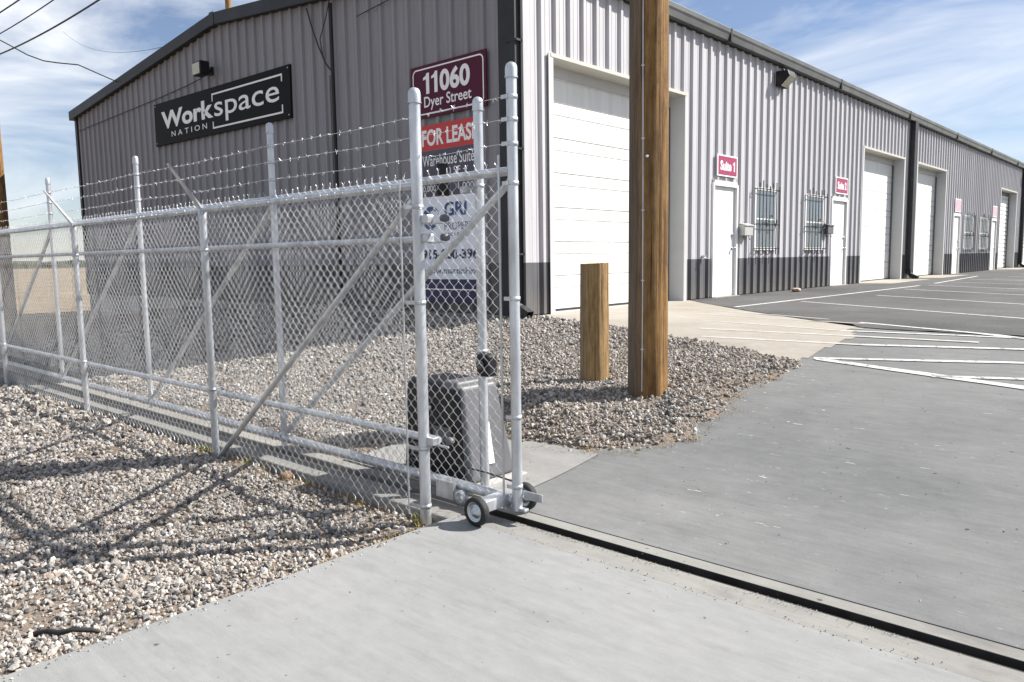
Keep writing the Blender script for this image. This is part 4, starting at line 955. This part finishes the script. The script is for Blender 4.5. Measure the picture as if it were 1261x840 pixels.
# sliding gate leaf
YGT = 3.295
gate = empty('sliding_gate', 'open galvanized chain link sliding gate with diagonal braces and barbed wire', 'gate')
UP = (-2.975, -5.55, -8.13, -10.80, -13.45)
for i, x in enumerate(UP):
    o = dome_post(x, YGT, .055, 2.615, .031 if i == 0 else .0255, 'upright', gate)
    bands(o, x, YGT, .031 if i == 0 else .0255, (2.46, 2.335, 2.20) + ((1.98, 1.32, .62, .2) if i == 0 else ()), -.05 if i == 0 else None)
for a, b in zip(UP[:-1], UP[1:]):
    pipe(gate, (b + .02, YGT, 2.05), (a - .02, YGT, 2.05), .026, 'top_rail'); pipe(gate, (b + .02, YGT, .115), (a - .02, YGT, .115), .034, 'bottom_rail')
    pipe(gate, (a - .03, YGT + .008, 1.99), (b + .04, YGT + .008, .17), .022, 'brace')
mb = MB(); mb.box(-3.052, -3.038, YGT - .045, YGT - .040, .05, 2.14); mb.build('tension_bar', 'galv', gate)
chain_link('chain_link_mesh', gate, -13.4, -3.04, YGT - .038, .11, 2.10)
for z in (2.46, 2.335, 2.20): barbed('barbed_strand', gate, -13.45, -2.99, YGT - .03, z, UP)
for y, x in ((YGT - .245, -3.075), (YGT + .15, -3.045)):
    s_ = -1 if y < YGT else 1
    root = bpy.data.objects.new('wheel', None); COL.objects.link(root); root.parent = gate
    c = (x, y, .088)
    mb = MB(); mb.lathe([(.060, -.024), (.079, -.025), (.085, -.017), (.0875, 0), (.085, .017), (.079, .025), (.060, .024), (.060, -.024)], c, 'y', 32); mb.build('tyre', 'rubber', root)
    mb = MB()
    for q in (-1, 1): mb.lathe([(.061, .020 * q), (.057, .022 * q), (.051, .011 * q), (.034, .007 * q), (.028, .021 * q), (.018, .026 * q), (.016, .036 * q), (.001, .037 * q)], c, 'y', 28)
    mb.build('rim', 'chrome', root)
    mb = MB(); mb.tube([(x, y - .04, .088), (x, YGT, .088)] if s_ < 0 else [(x, YGT, .088), (x, y + .04, .088)], .010, 10); mb.build('axle', 'chrome', root)
mb = MB(); mb.box(-3.14, -2.90, YGT - .02, YGT + .02, .055, .075); mb.box(-3.12, -3.03, YGT - .215, YGT + .02, .076, .145); mb.build('wheel_bracket', 'galv', gate, .005)
mb = MB(); mb.box(-2.942, -2.80, YGT + .02, YGT + .03, .125, .175); mb.build('stop_plate', 'galv', gate, .003)
mb = MB(); mb.box(-3.62, -3.46, YGT - .07, YGT - .04, .03, .14); mb.lathe([(.03, -.02), (.045, -.02), (.045, .02), (.03, .02), (.03, -.02)], (-3.40, YGT - .055, .06), 'y', 14); mb.build('chain_bracket', 'galv', gate)
mb = MB(); mb.tube([(-3.64, YGT + .1, .20), (-3.3, YGT + .06, .215), (-3.0, YGT + .03, .21)], .006, 5); mb.build('drive_chain', 'steel_dark', gate)

# gate operator
op = empty('gate_operator', 'black and grey gate operator box on the ground behind the gate', 'gate operator', loc=(-3.90, 3.68, .01))
def tapered(name, m, parent, bot, top, z0, z1, bev=.02):
    mb = MB(); vs = [(bot[0], bot[2], z0), (bot[1], bot[2], z0), (bot[1], bot[3], z0), (bot[0], bot[3], z0), (top[0], top[2], z1), (top[1], top[2], z1), (top[1], top[3], z1), (top[0], top[3], z1)]
    mb.add(vs, [(0, 3, 2, 1), (4, 5, 6, 7), (0, 1, 5, 4), (1, 2, 6, 5), (2, 3, 7, 6), (3, 0, 4, 7)]); return mb.build(name, m, parent, bev, 4)
tapered('cover', 'black_plastic', op, (-.36, .28, -.20, .27), (-.33, .20, -.18, .22), .03, .70, .045)
tapered('side_panel', 'grey_plastic', op, (.262, .335, -.18, .26), (.12, .215, -.15, .20), .03, .685, .03)
tapered('lid', 'grey_plastic', op, (.02, .20, -.185, .225), (.05, .19, -.16, .20), .66, .715, .02)
mb = MB(); mb.box(-.42, .40, -.24, .31, -.05, .03); mb.build('base_plate', 'conc_plain', op, .008)
mb = MB(); mb.lathe([(.016, 0), (.016, .012), (.010, .014), (.001, .014)], (.0, 0, 0), 'y', 12); mb.v = [(p[0] - .05, -.196 - p[1], p[2] + .52) for p in mb.v]; mb.build('lock', 'chrome', op)
for q in range(5):
    mb = MB(); mb.box(-.26, -.10, -.206, -.196, .12 + .03 * q, .132 + .03 * q); mb.build('vent', 'grey_plastic', op)
mb = MB(); mb.box(-.02, .16, -.203, -.197, .30, .40); mb.build('rating_plate', 'grey_plastic', op)
mb = MB(); mb.box(.30, .335, .0, .05, .14, .42); mb.v = [(p[0] - (p[2] - .03) * .17 + .01, p[1], p[2]) for p in mb.v]; mb.build('access_strip', 'sign_white', op)

# ------------------------------------------------------------------ timber posts, poles and wires
def timber(name, label, base, r0, r1, h, m, cat, group=None, topcap=True, seg=28, seed=0):
    root = empty(name, label, cat, group, base); rs = random.Random(seed); mb = MB(); n = 96; prof_ = []
    grooves = [(rs.uniform(0, 6.28), rs.uniform(.004, .010), rs.uniform(.03, .06), rs.uniform(-.2, h * .7), rs.uniform(.5, 3.0)) for _ in range(26)]
    facet = [rs.gauss(0, .004) for _ in range(n)]; facet2 = [rs.gauss(0, .004) for _ in range(n)]
    ph_ = [rs.uniform(0, 6.28) for _ in range(6)]
    vs = []; fs = []
    for i in range(seg + 1):
        t = i / seg; z = -.3 + (h + .3) * t
        for k in range(n):
            a = 2 * math.pi * k / n
            r = r0 + (r1 - r0) * t; r *= 1 + .010 * math.sin(2 * a + ph_[0] + z * .4) + .007 * math.sin(3 * a + ph_[1] - z) + .007 * math.sin(7 * a + ph_[2] + z * 2) + .005 * math.sin(15 * a + ph_[3]) + rs.gauss(0, .0012) + facet[k] * (1 - t) + facet2[k] * t
            for (ga, gd, gw, gz, gl) in grooves:
                if gz < z < gz + gl:
                    da = abs((a - ga - .03 * math.sin(z * 2.1 + ga) + math.pi) % (2 * math.pi) - math.pi)
                    if da < gw: r -= gd * (1 - da / gw) * min(1, 4 * min(z - gz, gz + gl - z) / gl)
            vs.append((r * math.cos(a), r * math.sin(a), z + (.004 * math.sin(a + 1) + rs.gauss(0, .002) if i == seg else 0)))
    for i in range(seg):
        for k in range(n): fs.append((i * n + k, i * n + (k + 1) % n, (i + 1) * n + (k + 1) % n, (i + 1) * n + k))
    mb.add(vs, fs, True); tr = mb.build('shaft', m, root)
    top = vs[-n:]; mb = MB(); mb.add([(p[0], p[1], p[2] + .0005) for p in top] + [(0, 0, h + .006)], [(k, (k + 1) % n, n) for k in range(n)]); mb.build('end_grain', 'end_grain', root)
    return root
pz = float(zmound(-3.66, 5.82))
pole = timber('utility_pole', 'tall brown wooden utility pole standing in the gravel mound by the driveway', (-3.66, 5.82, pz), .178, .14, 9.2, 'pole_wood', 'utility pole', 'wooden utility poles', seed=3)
def on_pole(a, z, off): t = (z + .3) / 9.5; r = .178 + (.14 - .178) * t + off; return (r * math.cos(R(a)), r * math.sin(R(a)), z)
mb = MB(); mb.tube([on_pole(-74 + 1.2 * math.sin(z * 1.3), z, .004) for z in np.linspace(.03, 9, 40)], .005, 6); mb.build('ground_wire', 'galv', pole)
for z in np.arange(.4, 8.8, .6):
    mb = MB(); mb.box(-.014, .014, -.003, .009, -.005, .005); q = on_pole(-74 + 1.2 * math.sin(z * 1.3), z, .004); o = mb.build('staple', 'galv', pole); o.location = q; o.rotation_euler = (0, 0, R(16))
mb = MB(); mb.lathe([(.012, 0), (.012, .01), (.001, .013)], (0, 0, 0), 'x', 10); o = mb.build('tag_nail', 'sign_white', pole); o.location = on_pole(-62, 2.05, 0); o.rotation_euler = (0, 0, R(-62))
timber('timber_bollard', 'short weathered wooden post stump beside the utility pole', (-4.36, 5.98, float(zmound(-4.36, 5.98)) - .0), .142, .135, 1.13, 'stump_wood', 'bollard', seed=9, seg=20)
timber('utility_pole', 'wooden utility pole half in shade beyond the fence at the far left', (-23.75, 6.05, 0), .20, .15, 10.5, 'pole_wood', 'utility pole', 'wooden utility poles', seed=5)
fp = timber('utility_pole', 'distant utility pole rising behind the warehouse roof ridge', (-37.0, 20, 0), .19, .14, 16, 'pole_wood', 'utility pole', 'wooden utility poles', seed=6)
def wire(label, a, b, sag, r=.016):
    mb = MB(); pts_ = []
    for i in range(41):
        t = i / 40; p = Vector(a).lerp(Vector(b), t); p.z -= sag * 4 * t * (1 - t); pts_.append(p)
    mb.tube(pts_, r, 6); o = mb.build('power_line', 'wire_black'); tag(o, label, 'power line', 'power lines between the utility poles'); return o
wire('topmost black power line crossing the upper left sky corner', (-23.0, 6.0, 7.72), (-3.66, 5.9, 8.2), .35, .017)
wire('middle black power line crossing the upper left sky', (-23.0, 6.0, 7.25), (-3.66, 5.9, 7.95), .42, .013)
wire('lowest straight black power line crossing the upper left sky', (-23.0, 6.0, 6.80), (-3.66, 5.75, 7.2), .48, .017)
mb = MB(); mb.tube([(-23.0, 6.05, 7.3), (-22.8, 6.25, 7.15), (-22.4, 6.6, 6.85), (-22.2, 6.9, 6.72), (-22.0, 7.15, 6.68), (-21.6, 7.5, 6.62), (-21.3, 8.32, 6.27)], .016, 6)
tag(mb.build('power_line', 'wire_black'), 'drooping service cable from left pole to the warehouse roof edge', 'power line', 'power lines between the utility poles')
wire('thin faint wire high above the warehouse roof at left', (-48, 16, 14.5), (-18.5, 8.3, 6.62), .5, .006)
mb = MB(); mb.tube([(-.15, -.1, 13.8), (-2.4, -1.6, 9)], .012, 5); mb.build('guy_wire', 'wire_black', fp)

# ------------------------------------------------------------------ small loose things and far background
def lump(name, m, c, r, label, cat, sq=(1, 1, .7), seed=1):
    rs = random.Random(seed); bm = bmesh.new(); bmesh.ops.create_icosphere(bm, subdivisions=2, radius=r)
    for v in bm.verts: v.co = Vector((v.co.x * sq[0], v.co.y * sq[1], v.co.z * sq[2])) * rs.uniform(.82, 1.12)
    me = bpy.data.meshes.new(name); bm.to_mesh(me); bm.free(); me.materials.append(MATS[m]); o = bpy.data.objects.new(name, me); COL.objects.link(o); o.location = c; tag(o, label, cat); return o
lump('rock', 'brown_rock', (-5.02, 2.98, -.04), .05, 'brown rock at the edge of the concrete footing', 'rock')
lump('rock', 'brick_tan', (-6.9, 17.2, .75), .09, 'broken tan brick lying by the wall between the entry doors', 'brick', (1, 1.6, .6), 4)
mb = MB(); hp = [(-3.86, .93, -.12), (-3.82, .98, -.10), (-3.77, 1.01, -.085), (-3.72, 1.04, -.09), (-3.67, 1.08, -.075), (-3.63, 1.14, -.085), (-3.61, 1.17, -.10)]
mb.tube(hp, .012, 7, radii=[.006, .013, .010, .014, .009, .012, .005]); tag(mb.build('rubber_scrap', 'rubber'), 'black strip of scrap rubber lying in the front gravel corner', 'rubber scrap')
# far tree line on the horizon
mb = MB()
for k in range(130):
    a = R(128 + 52 * k / 130 + random.uniform(-.2, .2)); d = random.uniform(500, 620); hgt = random.uniform(2.0, 5.5); wd = random.uniform(6, 14)
    c = V(d * math.cos(a), d * math.sin(a), -.5); n = 9; vs = [c + V(wd * math.cos(6.28 * q / n), wd * math.sin(6.28 * q / n), 0) for q in range(n)]
    vs2 = [c + V(wd * .8 * math.cos(6.28 * q / n), wd * .8 * math.sin(6.28 * q / n), hgt * random.uniform(.5, 1)) for q in range(n)]
    mb.add(vs + vs2 + [c + V(0, 0, hgt)], [(q, (q + 1) % n, n + (q + 1) % n, n + q) for q in range(n)] + [(n + q, n + (q + 1) % n, 2 * n) for q in range(n)])
tag(mb.build('tree_line', 'leafy'), 'low dark line of trees along the far horizon at left', 'trees', kind='stuff')
